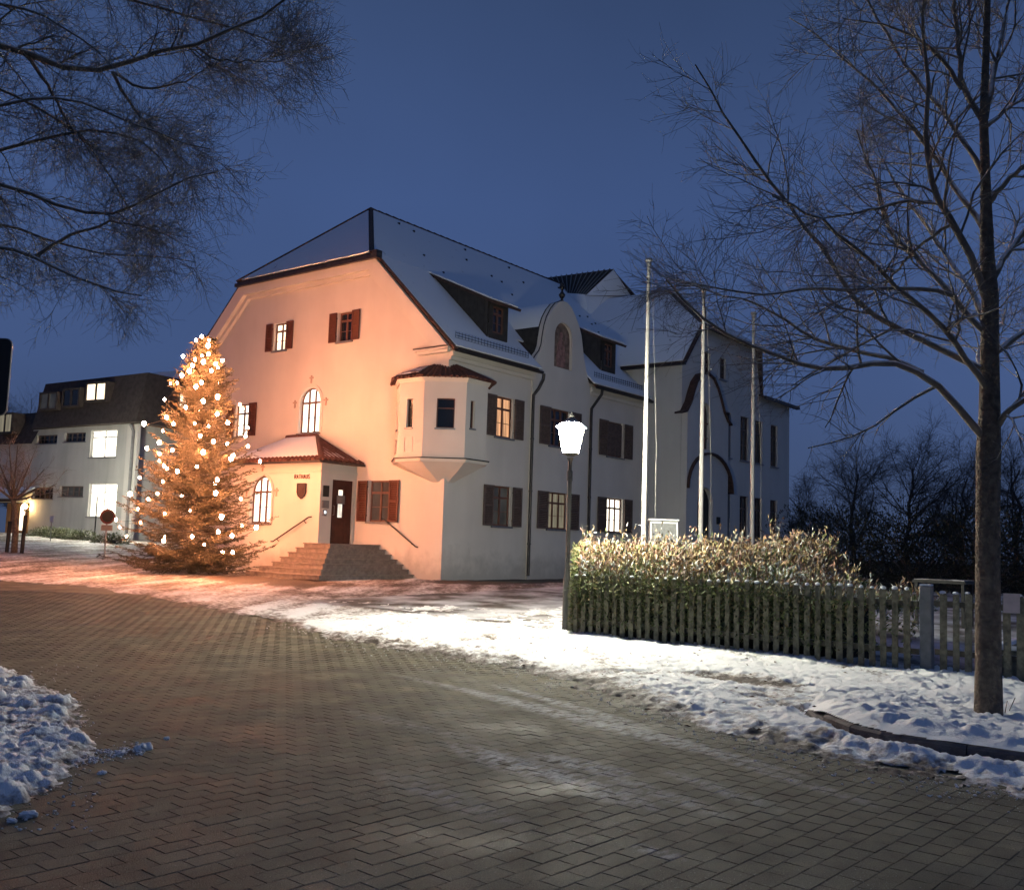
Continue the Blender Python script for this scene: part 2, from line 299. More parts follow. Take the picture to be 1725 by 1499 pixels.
class MB:
    def __init__(s): s.v = []; s.f = []
    def add(s, vs, fs):
        b = len(s.v); s.v += [tuple(map(float, q)) for q in vs]; s.f += [tuple(b+i for i in f) for f in fs]; return s
    def box(s, x0, x1, y0, y1, z0, z1, Mp=None):
        q = [(x0, y0, z0), (x1, y0, z0), (x1, y1, z0), (x0, y1, z0), (x0, y0, z1), (x1, y0, z1), (x1, y1, z1), (x0, y1, z1)]
        if Mp: q = [Mp(*p) for p in q]
        return s.add(q, [(0, 3, 2, 1), (4, 5, 6, 7), (0, 1, 5, 4), (1, 2, 6, 5), (2, 3, 7, 6), (3, 0, 4, 7)])
    def prism(s, pts, vec):
        n = len(pts); vec = np.array(vec, float); a = [np.array(p, float) for p in pts]
        return s.add(a+[p+vec for p in a], [tuple(range(n)), tuple(range(2*n-1, n-1, -1))]+[(i, (i+1) % n, n+(i+1) % n, n+i) for i in range(n)])
    def tube(s, path, rad, n=8, cap=True):
        path = [np.array(p, float) for p in path]
        if not hasattr(rad, '__len__'): rad = [rad]*len(path)
        rings = []; up = None
        for i, p in enumerate(path):
            t = path[min(i+1, len(path)-1)]-path[max(i-1, 0)]; t = t/(np.linalg.norm(t)+1e-9)
            if up is None: up = np.array([0, 0, 1.]) if abs(t[2]) < .9 else np.array([1., 0, 0])
            a = np.cross(t, up); a /= np.linalg.norm(a)+1e-9; b = np.cross(a, t); up = b
            rings.append([p+rad[i]*(math.cos(2*math.pi*k/n)*a+math.sin(2*math.pi*k/n)*b) for k in range(n)])
        fs = [(i*n+k, i*n+(k+1) % n, (i+1)*n+(k+1) % n, (i+1)*n+k) for i in range(len(path)-1) for k in range(n)]
        if cap: fs += [tuple(range(n-1, -1, -1)), tuple((len(path)-1)*n+k for k in range(n))]
        return s.add([q for r in rings for q in r], fs)
    def lathe(s, c, prof, n=16):
        return s.tube([(c[0], c[1], c[2]+z) for r, z in prof], [max(r, .001) for r, z in prof], n)
    def build(s, name, material, parent=None, smooth=False):
        o = from_arrays(name, s.v, s.f, material, parent, smooth); me = o.data
        bm = bmesh.new(); bm.from_mesh(me); bmesh.ops.recalc_face_normals(bm, faces=bm.faces); bm.to_mesh(me); bm.free()
        if smooth:
            try: me.set_sharp_from_angle(angle=math.radians(35))
            except Exception: pass
        return o
def icosphere(r, sub=1):
    bm = bmesh.new(); bmesh.ops.create_icosphere(bm, subdivisions=sub, radius=r); me = bpy.data.meshes.new('ico'); bm.to_mesh(me); bm.free(); return me
def link_copy(src_mesh, name, loc, parent=None, rot=(0, 0, 0), scale=None):
    o = bpy.data.objects.new(name, src_mesh); COL.objects.link(o)
    if parent is not None:
        loc = ORG[parent.name] @ Vector(loc); o.parent = parent
    o.location = loc; o.rotation_euler = rot
    if scale: o.scale = scale
    return o
def wallface(name, outer, holes, Mp, material, parent, reveal=.16, back=None):
    """a wall skin with real openings; outer and holes are loops of (u, z); Mp maps (u, depth, z)"""
    V = []; Fc = []; loops = [[Vector((u, z, 0)) for u, z in outer]]+[[Vector((u, z, 0)) for u, z in h] for h in holes]
    flat = [p for l in loops for p in l]; V = [Mp(p.x, 0, p.y) for p in flat]
    Fc = [tuple(t) for t in tessellate_polygon(loops)]
    for h in holes:
        b = len(V); n = len(h); V += [Mp(u, 0, z) for u, z in h]+[Mp(u, reveal, z) for u, z in h]
        Fc += [(b+i, b+(i+1) % n, b+n+(i+1) % n, b+n+i) for i in range(n)]
    if back:
        b = len(V); n = len(outer); V += [Mp(u, 0, z) for u, z in outer]+[Mp(u, back, z) for u, z in outer]
        Fc += [(b+i, b+(i+1) % n, b+n+(i+1) % n, b+n+i) for i in range(n)]
    return from_arrays(name, V, Fc, material, parent)
def rect(u0, u1, z0, z1): return [(u0, z0), (u1, z0), (u1, z1), (u0, z1)]
def arch(u0, u1, z0, z1, n=10):
    r = (u1-u0)/2; c = (u0+u1)/2; zs = z1-r
    return [(u0, z0), (u1, z0)]+[(c+r*math.cos(a), zs+r*math.sin(a)) for a in np.linspace(0, math.pi, n)]
# ---- window: frame with bars, panes one by one, shutters hinged at both sides
def window(parent, Mp, u0, u1, z0, z1, cols, glass, shut=0.0, smat='shutter', arched=False, transom=.68, depth=.11, sides='both', fmat='frame', sill=True, rows=2, sname='shutter'):
    fb = MB(); fwid = .055; bw = .035
    d0, d1 = depth-.02, depth+.05
    if arched:
        lo = arch(u0, u1, z0, z1, 14); c = (u0+u1)/2; r = (u1-u0)/2; zs = z1-r
        inn = [(u0+fwid, z0+fwid), (u1-fwid, z0+fwid)]+[(c+(r-fwid)*math.cos(a), zs+(r-fwid)*math.sin(a)) for a in np.linspace(0, math.pi, 14)]
        n = len(lo); V = [Mp(u, d0, z) for u, z in lo]+[Mp(u, d0, z) for u, z in inn]+[Mp(u, d1, z) for u, z in lo]+[Mp(u, d1, z) for u, z in inn]
        Fs = []
        for i in range(n):
            j = (i+1) % n; Fs += [(i, j, n+j, n+i), (2*n+i, 2*n+j, 3*n+j, 3*n+i), (n+i, n+j, 3*n+j, 3*n+i)]
        fb.add(V, Fs); zt = zs-.02
    else:
        fb.box(u0, u0+fwid, d0, d1, z0, z1, Mp); fb.box(u1-fwid, u1, d0, d1, z0, z1, Mp)
        fb.box(u0+fwid, u1-fwid, d0, d1, z0, z0+fwid, Mp); fb.box(u0+fwid, u1-fwid, d0, d1, z1-fwid, z1, Mp); zt = z0+(z1-z0)*transom
    iu0, iu1, iz0, iz1 = u0+fwid, u1-fwid, z0+fwid, z1-fwid
    th = .07
    fb.box(iu0, iu1, d0-.01, d1-.002, zt, zt+th, Mp)
    cw = (iu1-iu0)/cols; ztop = iz1
    for k in range(1, cols):
        fb.box(iu0+k*cw-bw, iu0+k*cw+bw, d0-.004, d1-.004, iz0, zt, Mp)
        fb.box(iu0+k*cw-bw*.8, iu0+k*cw+bw*.8, d0-.004, d1-.004, zt+th, (ztop if not arched else z1-fwid-.03 if cols % 2 == 0 else z1-fwid-.06), Mp)
    mz = iz0+(zt-iz0)*.5
    fr = fb.build('window_frame', M[fmat], parent)
    gb = MB()
    for k in range(cols):
        a, b = iu0+k*cw+(bw if k else 0), iu0+(k+1)*cw-(bw if k < cols-1 else 0)
        pieces = [(iz0, mz-.01), (mz+.01, zt)] if rows == 2 else [(iz0, zt)]
        for (p, q) in pieces:
            MB().box(a, b, depth+.015, depth+.02, p, q, Mp).build('pane', M[glass], fr)
        if not arched: MB().box(a, b, depth+.015, depth+.02, zt+th, ztop, Mp).build('pane', M[glass], fr)
        else:
            c = (u0+u1)/2; r = (u1-u0)/2-fwid; us = np.linspace(a, b, 6); tops = [(u, zs+math.sqrt(max(r*r-(u-c)**2, 0))) for u in us]
            loop = [(a, zt+th)]+[(b, zt+th)]+[(u, max(z, zt+th+.001)) for u, z in tops[::-1]]
            MB().prism([Mp(u, depth+.015, z) for u, z in loop], np.array(Mp(0, .005, 0))-np.array(Mp(0, 0, 0))).build('pane', M[glass], fr)
        MB().box(a, b, depth-.005, depth+.012, mz-.01, mz+.01, Mp).build('glazing_bar', M[fmat], fr)
    if sill: MB().box(u0-.06, u1+.06, -.07, depth-.021, z0-.06, z0-.002, Mp).build('sill', M['zinc'], fr)
    MB().box(u0-.02, u1+.02, depth+.052, depth+.065, z0-.02, z1+.02, Mp).build('dark_backing', M['blacks'], fr)
    if shut:
        for side, (a, b) in (('l', (u0-.03-shut, u0-.03)), ('r', (u1+.03, u1+.03+shut))):
            if sides != 'both' and side not in sides: continue
            sh = MB(); t0, t1 = -.085, -.04
            sh.box(a, a+.06, t0, t1, z0, z1, Mp); sh.box(b-.06, b, t0, t1, z0, z1, Mp)
            zm = (z0+z1)/2
            for (p, q) in ((z0, z0+.07), (zm-.035, zm+.035), (z1-.07, z1)): sh.box(a+.06, b-.06, t0, t1, p, q, Mp)
            for (p, q) in ((z0+.07, zm-.035), (zm+.035, z1-.07)):
                k = int((q-p)/.055)
                for i in range(k):
                    zz = p+(i+.5)*(q-p)/k; sh.add([Mp(a+.06, t0+.008, zz+.022), Mp(b-.06, t0+.008, zz+.022), Mp(b-.06, t1-.008, zz-.022), Mp(a+.06, t1-.008, zz-.022), Mp(a+.06, t0+.002, zz+.014), Mp(b-.06, t0+.002, zz+.014), Mp(b-.06, t1-.014, zz-.03), Mp(a+.06, t1-.014, zz-.03)], [(0, 1, 2, 3), (7, 6, 5, 4), (0, 1, 5, 4), (2, 3, 7, 6)])
            so = sh.build(sname, M[smat], fr)
            hg = MB()
            for zz in (z0+.2, z1-.2): hg.box(min(b, u0)-.0 if side == 'l' else u1, (u0+.01) if side == 'l' else a+.05, -.06, -.045, zz-.015, zz+.015, Mp)
            hg.build('hinge', M['iron'], fr)
    return fr
# =================================================================== GROUND
def grid(x0, x1, y0, y1, step):
    xs = np.arange(x0, x1+step*.5, step); ys = np.arange(y0, y1+step*.5, step); X, Y = np.meshgrid(xs, ys, indexing='ij'); return xs, ys, X, Y
def grid_faces(nx, ny):
    i, j = np.meshgrid(np.arange(nx-1), np.arange(ny-1), indexing='ij'); a = (i*ny+j).ravel(); return np.stack([a, a+ny, a+ny+1, a+1], 1)
axx = np.concatenate([np.arange(-300, -60, 20), np.arange(-60, 60, .75), np.arange(60, 320, 20)])
X, Y = np.meshgrid(axx, axx, indexing='ij')
from_arrays('ground', np.stack([X.ravel(), Y.ravel(), gz(X, Y).ravel()-.0045], 1), grid_faces(len(axx), len(axx)), M['road'], None, True).data
g_ = bpy.data.objects['ground']; tag(g_, kind='structure')
EDGE = np.array([(-900, 968), (-300, 972), (0, 976), (130, 984), (250, 1003), (350, 1025), (480, 1050), (560, 1076), (680, 1094), (780, 1110), (860, 1120), (950, 1148), (1050, 1182), (1200, 1230), (1300, 1258), (1400, 1280), (1560, 1308), (1725, 1336), (2300, 1440), (3400, 1660)], float)
def edge_dist(X, Y, Z):
    px, py, d = project(X, Y, Z); yb = np.interp(px, EDGE[:, 0], EDGE[:, 1]); return (yb-py)*d*d/(F*1.5), px, py, d
# ---- paving stones: rows run away to the right, staggered by half
ca, sa = math.cos(-PAVE_ANG), math.sin(-PAVE_ANG)
BL, BW = .205, .138
P0 = P[:2]+FH*10
cand = []
rngb = np.random.default_rng(5)
iu = np.arange(-95, 96); iv = np.arange(-145, 146)
U, Vv = np.meshgrid(iu, iv, indexing='ij')
lu = (U+.5*(Vv % 2))*BL; lv = Vv*BW
bx = P0[0]+lu*ca-lv*sa; by = P0[1]+lu*sa+lv*ca
bx = bx.ravel(); by = by.ravel(); bz = gz(bx, by)
sd, ppx, ppy, dd = edge_dist(bx, by, bz)
wrld = (bx-P[0])*FH[0]+(by-P[1])*FH[1]
KERB = [gp(1350, 1198), gp(1380, 1222), gp(1440, 1247), gp(1500, 1263), gp(1600, 1280), gp(1725, 1298), gp(1860, 1314), gp(2050, 1336), gp(2500, 1385)]
ok = (wrld > 3.2) & (wrld < 22) & (ppx > -450) & (ppx < 2300) & (ppy > 960) & (ppy < 1700) & (sd < .9)
kx = np.array([k[0] for k in KERB]); ky = np.array([k[1] for k in KERB])
bx, by, bz, wr = bx[ok], by[ok], bz[ok], wrld[ok]
vis_ = (ppx[ok] > -20) & (ppx[ok] < 1745) & (ppy[ok] < 1515); order = np.argsort(wr+100*(~vis_)); bx, by, bz = bx[order], by[order], bz[order]
def paver_geo(var):
    r = np.random.default_rng(var); hx, hy = BL/2-.0015, BW/2-.0015; c = .0035
    v = [(-hx, -hy, -.05), (hx, -hy, -.05), (hx, hy, -.05), (-hx, hy, -.05), (-hx, -hy, -c), (hx, -hy, -c), (hx, hy, -c), (-hx, hy, -c), (-hx+c, -hy+c, 0), (hx-c, -hy+c, 0), (hx-c, hy-c, 0), (-hx+c, hy-c, 0)]
    v = np.array(v); v[4:] += r.normal(0, .0012, (8, 3))
    f = [(0, 1, 5, 4), (1, 2, 6, 5), (2, 3, 7, 6), (3, 0, 4, 7), (4, 5, 9, 8), (5, 6, 10, 9), (6, 7, 11, 10), (7, 4, 8, 11), (8, 9, 10, 11)]
    return v, np.array(f)
road = thing('road', None, None, (-15, -10, 0), kind='structure')
variants = []
for k in range(6):
    v, f = paver_geo(k); me = bpy.data.meshes.new('paving_stone'); me.from_pydata([tuple(q) for q in v], [], [tuple(map(int, q)) for q in f]); me.materials.append(M['paver']); variants.append(me)
nB = len(bx); zj = bz+rngb.normal(0, .0006, nB)-.001; rj = rngb.normal(0, .006, nB)
tilt = rngb.normal(0, .0025, (nB, 2))
for i in range(min(300, nB)):
    o = bpy.data.objects.new('paving_stone', variants[i % 6]); COL.objects.link(o); o.parent = road
    o.location = Vector((bx[i]+15, by[i]+10, zj[i])); o.rotation_euler = (tilt[i, 0], tilt[i, 1], -PAVE_ANG+rj[i])
v0, f0 = paver_geo(1); n = nB-300
rot = -PAVE_ANG+rj[300:]; c_, s_ = np.cos(rot), np.sin(rot)
vx = v0[None, :, 0]; vy = v0[None, :, 1]; vz = v0[None, :, 2]
VX = bx[300:, None]+vx*c_[:, None]-vy*s_[:, None]; VY = by[300:, None]+vx*s_[:, None]+vy*c_[:, None]
VZ = zj[300:, None]+vz+vx*tilt[300:, 0:1]+vy*tilt[300:, 1:2]
VV = np.stack([VX, VY, VZ], -1).reshape(-1, 3); FF = (f0[None]+(np.arange(n)*12)[:, None, None]).reshape(-1, 4)
cc = np.repeat(rngb.random(n), 12)[:, None]*np.ones((1, 3))
tag(from_arrays('paving_stones', VV, FF, M['paver'], road, False, cc), kind='stuff')
# ---- snow lying on the square, the verge and the island
def kerb_side(X, Y):
    """>0 on the island side of the kerb line (metres), negative outside"""
    best = np.full(X.shape, 1e9); sgn = np.zeros(X.shape)
    for i in range(len(kx)-1):
        ax_, ay_, bx_, by_ = kx[i], ky[i], kx[i+1], ky[i+1]; L2 = (bx_-ax_)**2+(by_-ay_)**2
        t = np.clip(((X-ax_)*(bx_-ax_)+(Y-ay_)*(by_-ay_))/L2, 0, 1); dx = X-(ax_+t*(bx_-ax_)); dy = Y-(ay_+t*(by_-ay_)); d = np.hypot(dx, dy)
        cr = (bx_-ax_)*(Y-ay_)-(by_-ay_)*(X-ax_); m_ = d < best; best = np.where(m_, d, best); sgn = np.where(m_, np.sign(cr), sgn)
    return best*sgn
def snow_height(X, Y, fine=True):
    Z = gz(X, Y); sd, px, py, d = edge_dist(X, Y, Z)
    # noise stretched along the wheel tracks
    ang = math.radians(-35); xr = X*math.cos(ang)-Y*math.sin(ang); yr = X*math.sin(ang)+Y*math.cos(ang)
    n1 = fbm(X*1.1+3, Y*1.1, 3, 5); n2 = fbm(X*5, Y*5, 9, 4); n4 = fbm(X*14, Y*14, 23, 3); n3 = fbm(xr*.35, yr*2.4, 31, 5)
    near = np.clip((24-d)/8, 0, 1)
    lump = (n2-.5)*.038+(n4-.5)*.04+(1-np.abs(2*vnoise(X*9, Y*9, 41)-1))*.018-.008
    base = .035*np.clip(sd*1.6, -1, 1)+.02*np.clip((sd-.4)/1.0, 0, 1)
    h = base*(.35+.65*near)+lump*near+(fbm(X*26, Y*26, 91, 2)-.5)*.03*near+(n1-.5)*.05*near+(n3-.5)*(.05-.02*near)*(1-.3*near)
    verge = np.clip((px-880)/300, 0, 1)*near; h = h+.02*verge*np.clip(sd*1.5, 0, 1)
    # foot prints and scuffs on the verge
    fp = fbm(X*3.1+9, Y*3.1, 77, 3); h = h-.03*np.clip((fp-.60)*9, 0, 1)*near
    cover = .22+.33*np.clip(sd*.7, -.3, 1)*near+.22*(fbm(X*2.6, Y*2.6, 123, 4)-.5)*near+.28*(n3-.5)*2+.25*(n1-.5)+.12*(1-near)
    cover = cover+.10*verge-.15*np.clip((fp-.58)*6, 0, 1)*near-.12*np.clip(fbm(X*1.7+4, Y*1.7, 141, 5)-.56, 0, 1)*6*near
    # bare strip along the long facade and in front of the steps
    strip = np.clip(1-np.abs(Y+1.1)/1.3, 0, 1)*np.clip((X+1.5)/1.5, 0, 1)*np.clip((14-X)/2, 0, 1)
    st2 = np.clip(1-np.abs(X+5.0)/1.6, 0, 1)*np.clip((Y+1)/1.5, 0, 1)*np.clip((4.5-Y)/1.5, 0, 1)
    cover = cover-.9*strip-.5*st2; h = h-.03*strip-.01*st2
    # brown bare patch on the verge
    q = gp(1230, 1150); pt = np.exp(-(((X-q[0])*.9)**2*9+((Y-q[1]))**2*1.8)*.8); h = h-.05*pt*(.6+n2*.8); cover = cover-.45*pt
    return Z, h, cover, sd, px, py, d
def snow_patch(name, x0, x1, y0, y1, step, cond):
    xs, ys, X, Y = grid(x0, x1, y0, y1, step); Z, h, cover, sd, px, py, d = snow_height(X, Y)
    n4_ = fbm(X*7, Y*7, 203, 4); n5_ = fbm(X*19, Y*19, 205, 3); isl = kerb_side(X, Y); isl_in = np.clip(isl/.08, 0, 1); tipd = np.clip(np.hypot(X-kx[0], Y-ky[0])/.9, 0, 1); reg = (X < -8) & (Y < KERB[0][1]-.03)
    rough_ = h+.02+(n4_-.5)*.05+(n5_-.5)*.045
    h = np.where(reg & (isl > -.035), .138*tipd*np.clip(1-(isl-.15)/1.5, 0, 1)+np.clip((isl+.03)/.3, 0, 1)*rough_, h)
    # a rolled bank of snow in the gutter outside the kerb, and the bare kerb stone itself
    h = np.where(reg & (isl < -.08) & (isl > -.5), np.maximum(h, .015)+.035*np.exp(-((isl+.27)/.12)**2)*(1+fbm(X*9, Y*9, 5, 3)), h)
    keep = ~(reg & (isl > -.085) & (isl < -.03)) & cond(X, Y, sd, px, py, d) & (h > -.008)
    f = grid_faces(len(xs), len(ys)); kf = keep.ravel()[f].all(1); f = f[kf]
    used = np.unique(f); remap = np.full(X.size, -1); remap[used] = np.arange(len(used)); f = remap[f]
    V = np.stack([X.ravel(), Y.ravel(), (Z+h).ravel()], 1)[used]; cover = cover+np.where(reg & (isl > 0), .18, 0)+np.where(reg & (isl < 0) & (isl > -.6), .12, 0); c = np.clip(cover.ravel()[used], 0, 1)[:, None]*np.ones((1, 3))
    return tag(from_arrays(name, V, f, M['snow'], None, True, c), kind='structure')
infr = lambda px, lo=-700, hi=3000: (px > lo) & (px < hi)
snow_patch('snow', -15.9, -8.2, -23.5, -9.0, .03, lambda X, Y, sd, px, py, d: infr(px) & (sd > -.5) & (d > 3.5) & (d < 18.2) & (X < -8.3))
snow_patch('snow', -17.5, 12.0, -12.5, 14.0, .09, lambda X, Y, sd, px, py, d: infr(px) & (sd > -.7) & (d > 11) & ~((X < -8.27) & (Y < -9.05) & (d < 18.1) & (X > -15.5)))
snow_patch('snow', -22, 12, 11.0, 46, .22, lambda X, Y, sd, px, py, d: infr(px) & (Y > 13.9) & (sd > -1))
# garden snow behind the fence and rough snow far right
xs, ys, X, Y = grid(-8.9, 30, -40, -4, .4)
tag(from_arrays('garden_snow', np.stack([X.ravel(), Y.ravel(), (gz(X, Y)+.02+.05*fbm(X, Y, 3, 3)).ravel()], 1), grid_faces(len(xs), len(ys)), M['farsnow'], None, True), kind='structure')
# snow pile in the left foreground
xs, ys, X, Y = grid(-22.2, -17.2, -16.2, -9.0, .02)
Z = gz(X, Y); px, py, d = project(X, Y, Z)
bnd = np.interp(py, [1105, 1130, 1150, 1165, 1185, 1205, 1235, 1262, 1290, 1320, 1345, 1372, 1390], [-80, 20, 62, 95, 125, 138, 132, 165, 138, 95, 60, 15, -60])
s = (bnd-px)*d/F; n2 = fbm(X*3.2, Y*3.2, 51, 3); n4 = fbm(X*11, Y*11, 61, 4)
rp_ = np.random.default_rng(3); lump_h = np.full(X.shape, -.05)
for _ in range(900):
    cx_, cy_ = rp_.uniform(-22.2, -17.2), rp_.uniform(-16.2, -9.0); rr_ = rp_.choice([.018, .028, .04, .06, .085], p=[.3, .3, .2, .13, .07]); i0 = int((cx_-rr_-xs[0])/.02); i1 = int((cx_+rr_-xs[0])/.02)+2; j0 = int((cy_-rr_-ys[0])/.02); j1 = int((cy_+rr_-ys[0])/.02)+2
    i0, j0 = max(i0, 0), max(j0, 0); sx = X[i0:i1, j0:j1]; sy = Y[i0:i1, j0:j1]; dd2 = (sx-cx_)**2+((sy-cy_)*rp_.uniform(.8, 1.3))**2; hh_ = np.sqrt(np.clip(rr_*rr_-dd2, 0, None))*rp_.uniform(.5, 1.0)-.004
    lump_h[i0:i1, j0:j1] = np.maximum(lump_h[i0:i1, j0:j1], np.where(dd2 < rr_*rr_, hh_, -.05))
n5 = fbm(X*34, Y*34, 88, 3)
base_ = (n5-.5)*.055+np.clip(s*.22, -.03, .055)+(n2-.45)*.10*np.clip(s*2+.4, 0, 1)+(n4-.5)*.05-.004
h = base_+np.clip(lump_h, 0, 1)*np.clip(s*6+1.0, 0, 1)*.9
keep = (h > -.02) & (px > -260) & (py < 1400) & (py > 1100)
f = grid_faces(len(xs), len(ys)); f = f[keep.ravel()[f].all(1)]; used = np.unique(f); remap = np.full(X.size, -1); remap[used] = np.arange(len(used)); f = remap[f]
tag(from_arrays('snow_pile', np.stack([X.ravel(), Y.ravel(), (Z+h).ravel()], 1)[used], f, M['snow'], None, True, np.clip(.36+h.ravel()[used]*2.2+.3*(n2.ravel()[used]-.5), 0, 1)[:, None]*np.ones((1, 3))), kind='stuff')
def clump(px, py, r, label, seed):
    q = gp(px, py); me = icosphere(1, 4); rr = np.random.default_rng(seed)
    V = np.zeros(len(me.vertices)*3); me.vertices.foreach_get('co', V); V = V.reshape(-1, 3); nn = fbm(V[:, 0]*2.6+seed, V[:, 1]*2.6+V[:, 2]*2.1, seed, 5)
    V = V*(.35+1.3*nn)[:, None]*np.array([r, r*.7, r*.5]); me.vertices.foreach_set('co', V.ravel()); me.polygons.foreach_set('use_smooth', np.ones(len(me.polygons), bool))
    ca_ = me.color_attributes.new('Col', 'FLOAT_COLOR', 'POINT'); ca_.data.foreach_set('color', np.full(len(V)*4, .8)); me.materials.append(M['snow'])
    o = bpy.data.objects.new('snow_clump', me); COL.objects.link(o); o.location = (q[0], q[1], q[2]+r*.22); o.rotation_euler = (0, 0, rr.random()*6)
    tag(o, label, 'snow clump', 'loose lumps of snow on the paving')
clump(243, 1262, .062, 'largest loose lump of snow lying on the paving right of the left snow pile', 1)
clump(281, 1245, .028, 'small round snow lump farthest right of the left snow pile', 2)
clump(203, 1270, .040, 'flat crumbly snow lump between the pile and the largest loose lump', 3)
clump(47, 1376, .045, 'flat snow lump on the paving in front of the left snow pile', 4)
clump(20, 1384, .030, 'small snow lump at the left frame edge, nearest the viewer', 5)
clump(172, 1303, .028, 'little snow lump just below the crumbly trail of the snow pile', 6)
# crumbs of snow scattered on the paving along the snow edge and off the pile
rc = np.random.default_rng(17); icoM = icosphere(1, 1); IV = np.zeros(len(icoM.vertices)*3); icoM.vertices.foreach_get('co', IV); IV = IV.reshape(-1, 3); IFc = np.array([list(p_.vertices) for p_ in icoM.polygons]); cv = []; cf = []; nc_ = 0
for _ in range(1500):
    if rc.random() < .18: t_ = rc.random(); px = 120+t_*125+rc.normal(0, 8); py = 1282-t_*22+rc.normal(0, 6); rs = rc.uniform(.003, .014)
    elif rc.random() < .25: px = rc.uniform(-20, 170); py = rc.uniform(1120, 1400); px = min(px, 175); rs = rc.uniform(.003, .012)
    else:
        px = rc.uniform(420, 1740); yb = float(np.interp(px, EDGE[:, 0], EDGE[:, 1])); py = yb+abs(rc.normal(0, 1))*(5+.008*px); rs = .003+.011*rc.random()**3
    q = gp(px, py); cv.append(IV*rs*rc.uniform(.6, 1.3, (1, 3))*[1, 1, .6]*(1+rc.normal(0, .12, (len(IV), 1)))+q+[0, 0, rs*.2]); cf.append(IFc+nc_); nc_ += len(IV)
tag(from_arrays('snow_crumbs', np.concatenate(cv), np.concatenate(cf), M['snow'], None, True, np.full((nc_, 3), .55)), kind='stuff')
# kerb of the island
kerb = thing('kerb', None, None, (KERB[2][0], KERB[2][1], 0), kind='structure')
pts = []
for i in range(len(KERB)-1):
    for t in np.linspace(0, 1, 5)[:-1]: pts.append(KERB[i]*(1-t)+KERB[i+1]*t)
pts = np.array(pts+[KERB[-1]]); seg = 0
L = np.concatenate([[0], np.cumsum(np.linalg.norm(np.diff(pts[:, :2], axis=0), axis=1))])
def kpt(s): return np.array([np.interp(s, L, pts[:, k]) for k in range(2)])
s = 0
while s+.5 < L[-1]:
    ss = np.linspace(s+.005, s+.495, 4); mb = MB(); prof = []
    for q in ss:
        p = kpt(q); tdir = kpt(min(q+.05, L[-1]))-kpt(max(q-.05, 0)); tdir /= np.linalg.norm(tdir)+1e-9; nn = np.array([-tdir[1], tdir[0]])
        hh = min(.135, .03+s*.13); z = float(gz(*p)); prof.append([(*(p+nn*.05), z-.1), (*(p-nn*.055), z-.1), (*(p-nn*.055), z+hh-.02), (*(p-nn*.035), z+hh), (*(p+nn*.05), z+hh)])
    V = [v for r in prof for v in r]; Fs = [(i*5+k, i*5+(k+1) % 5, (i+1)*5+(k+1) % 5, (i+1)*5+k) for i in range(3) for k in range(5)]+[(0, 1, 2, 3, 4), (19, 18, 17, 16, 15)]
    mb.add(V, Fs).build('kerb_stone', M['granite'], kerb); s += .5
# fallen leaves on the snow
mb = MB(); rl = random.Random(4)
for _ in range(150):
    px = rl.uniform(860, 1500); py = rl.uniform(1080, 1215)+(px-860)*.07; q = gp(px, py); a = rl.uniform(0, 6.3); s_ = rl.uniform(.012, .035)
    z = q[2]+float(snow_height(np.array([q[0]]), np.array([q[1]]))[1][0])+.006
    c1, s1 = math.cos(a)*s_, math.sin(a)*s_
    mb.add([(q[0]-c1, q[1]-s1, z), (q[0]-s1*.5, q[1]+c1*.5, z+s_*.5), (q[0]+c1, q[1]+s1, z+s_*.2), (q[0]+s1*.5, q[1]-c1*.5, z)], [(0, 1, 2, 3)])
tag(mb.build('fallen_leaves', mat('dead_leaf', (.11, .065, .04), .9, .3, 30, 0)), kind='stuff')
# =================================================================== TOWN HALL
GB = .41
th_ = thing('town_hall', 'large cream town hall with snowy hipped roof, brown shutters, corner bay and side wing', 'building', (0, 0, GB))
MF = lambda u, d, z: (u, d, z)                 # long facade, y = 0
MG = lambda u, d, z: (d, u, z)                 # gable, x = 0
MR = lambda u, d, z: (u, -.06+d, z)            # middle bay under the curved gable
MP_ = lambda u, d, z: (-1.55+d, u, z)          # porch front
MD = lambda u, d, z: (u, 3.9+d, z)             # porch door side
MW = lambda u, d, z: (u, -1.7+d, z)            # wing front
RZ = lambda y: 14.2-.88*(6.87-y) if y > 3.29 else 11.05-(3.29-y)*.955
# --- long facade
h1 = [rect(2.42, 3.40, 2.18, 3.50), rect(2.42, 3.36, 5.12, 6.48)]
h3 = [rect(9.33, 10.58, 2.18, 3.50), rect(9.33, 10.50, 5.10, 6.46)]
wallface('facade_wall', [(0, -.3), (12.1, -.3), (12.1, 7.72), (0, 7.72)], h1+h3+[rect(5.35, 6.75, 2.1, 3.55), rect(5.35, 6.75, 5.05, 6.5)], MF, M['wall'], th_)
dg = [(4.35, -.3), (8.0, -.3), (8.0, 7.6), (7.84, 7.75), (7.68, 8.1), (7.5, 8.6), (7.40, 9.0), (7.30, 9.4), (7.12, 9.75), (6.88, 10.05), (6.6, 10.32), (6.3, 10.45), (6.02, 10.45), (5.72, 10.32), (5.44, 10.05), (5.2, 9.7), (5.06, 9.35), (4.98, 9.0), (4.92, 8.65), (4.80, 8.4), (4.6, 8.2), (4.45, 8.0), (4.35, 7.75)]
niche = [(5.58, 7.98), (6.70, 7.98)]+[(6.14+.56*math.cos(a), 9.1+.56*math.sin(a)) for a in np.linspace(0, math.pi, 12)]
h2 = [rect(5.42, 6.68, 2.18, 3.48), rect(5.42, 6.68, 5.12, 6.46)]
wallface('curved_gable', dg, h2+[niche], MR, M['wall'], th_, reveal=.12, back=.3)
fr = window(th_, MF, *[2.42, 3.40, 2.18, 3.50], 2, 'litfaint', .5, 'sfade')
fr = window(th_, MF, *[2.42, 3.36, 5.12, 6.48], 2, 'litorange', .5, 'sfade')
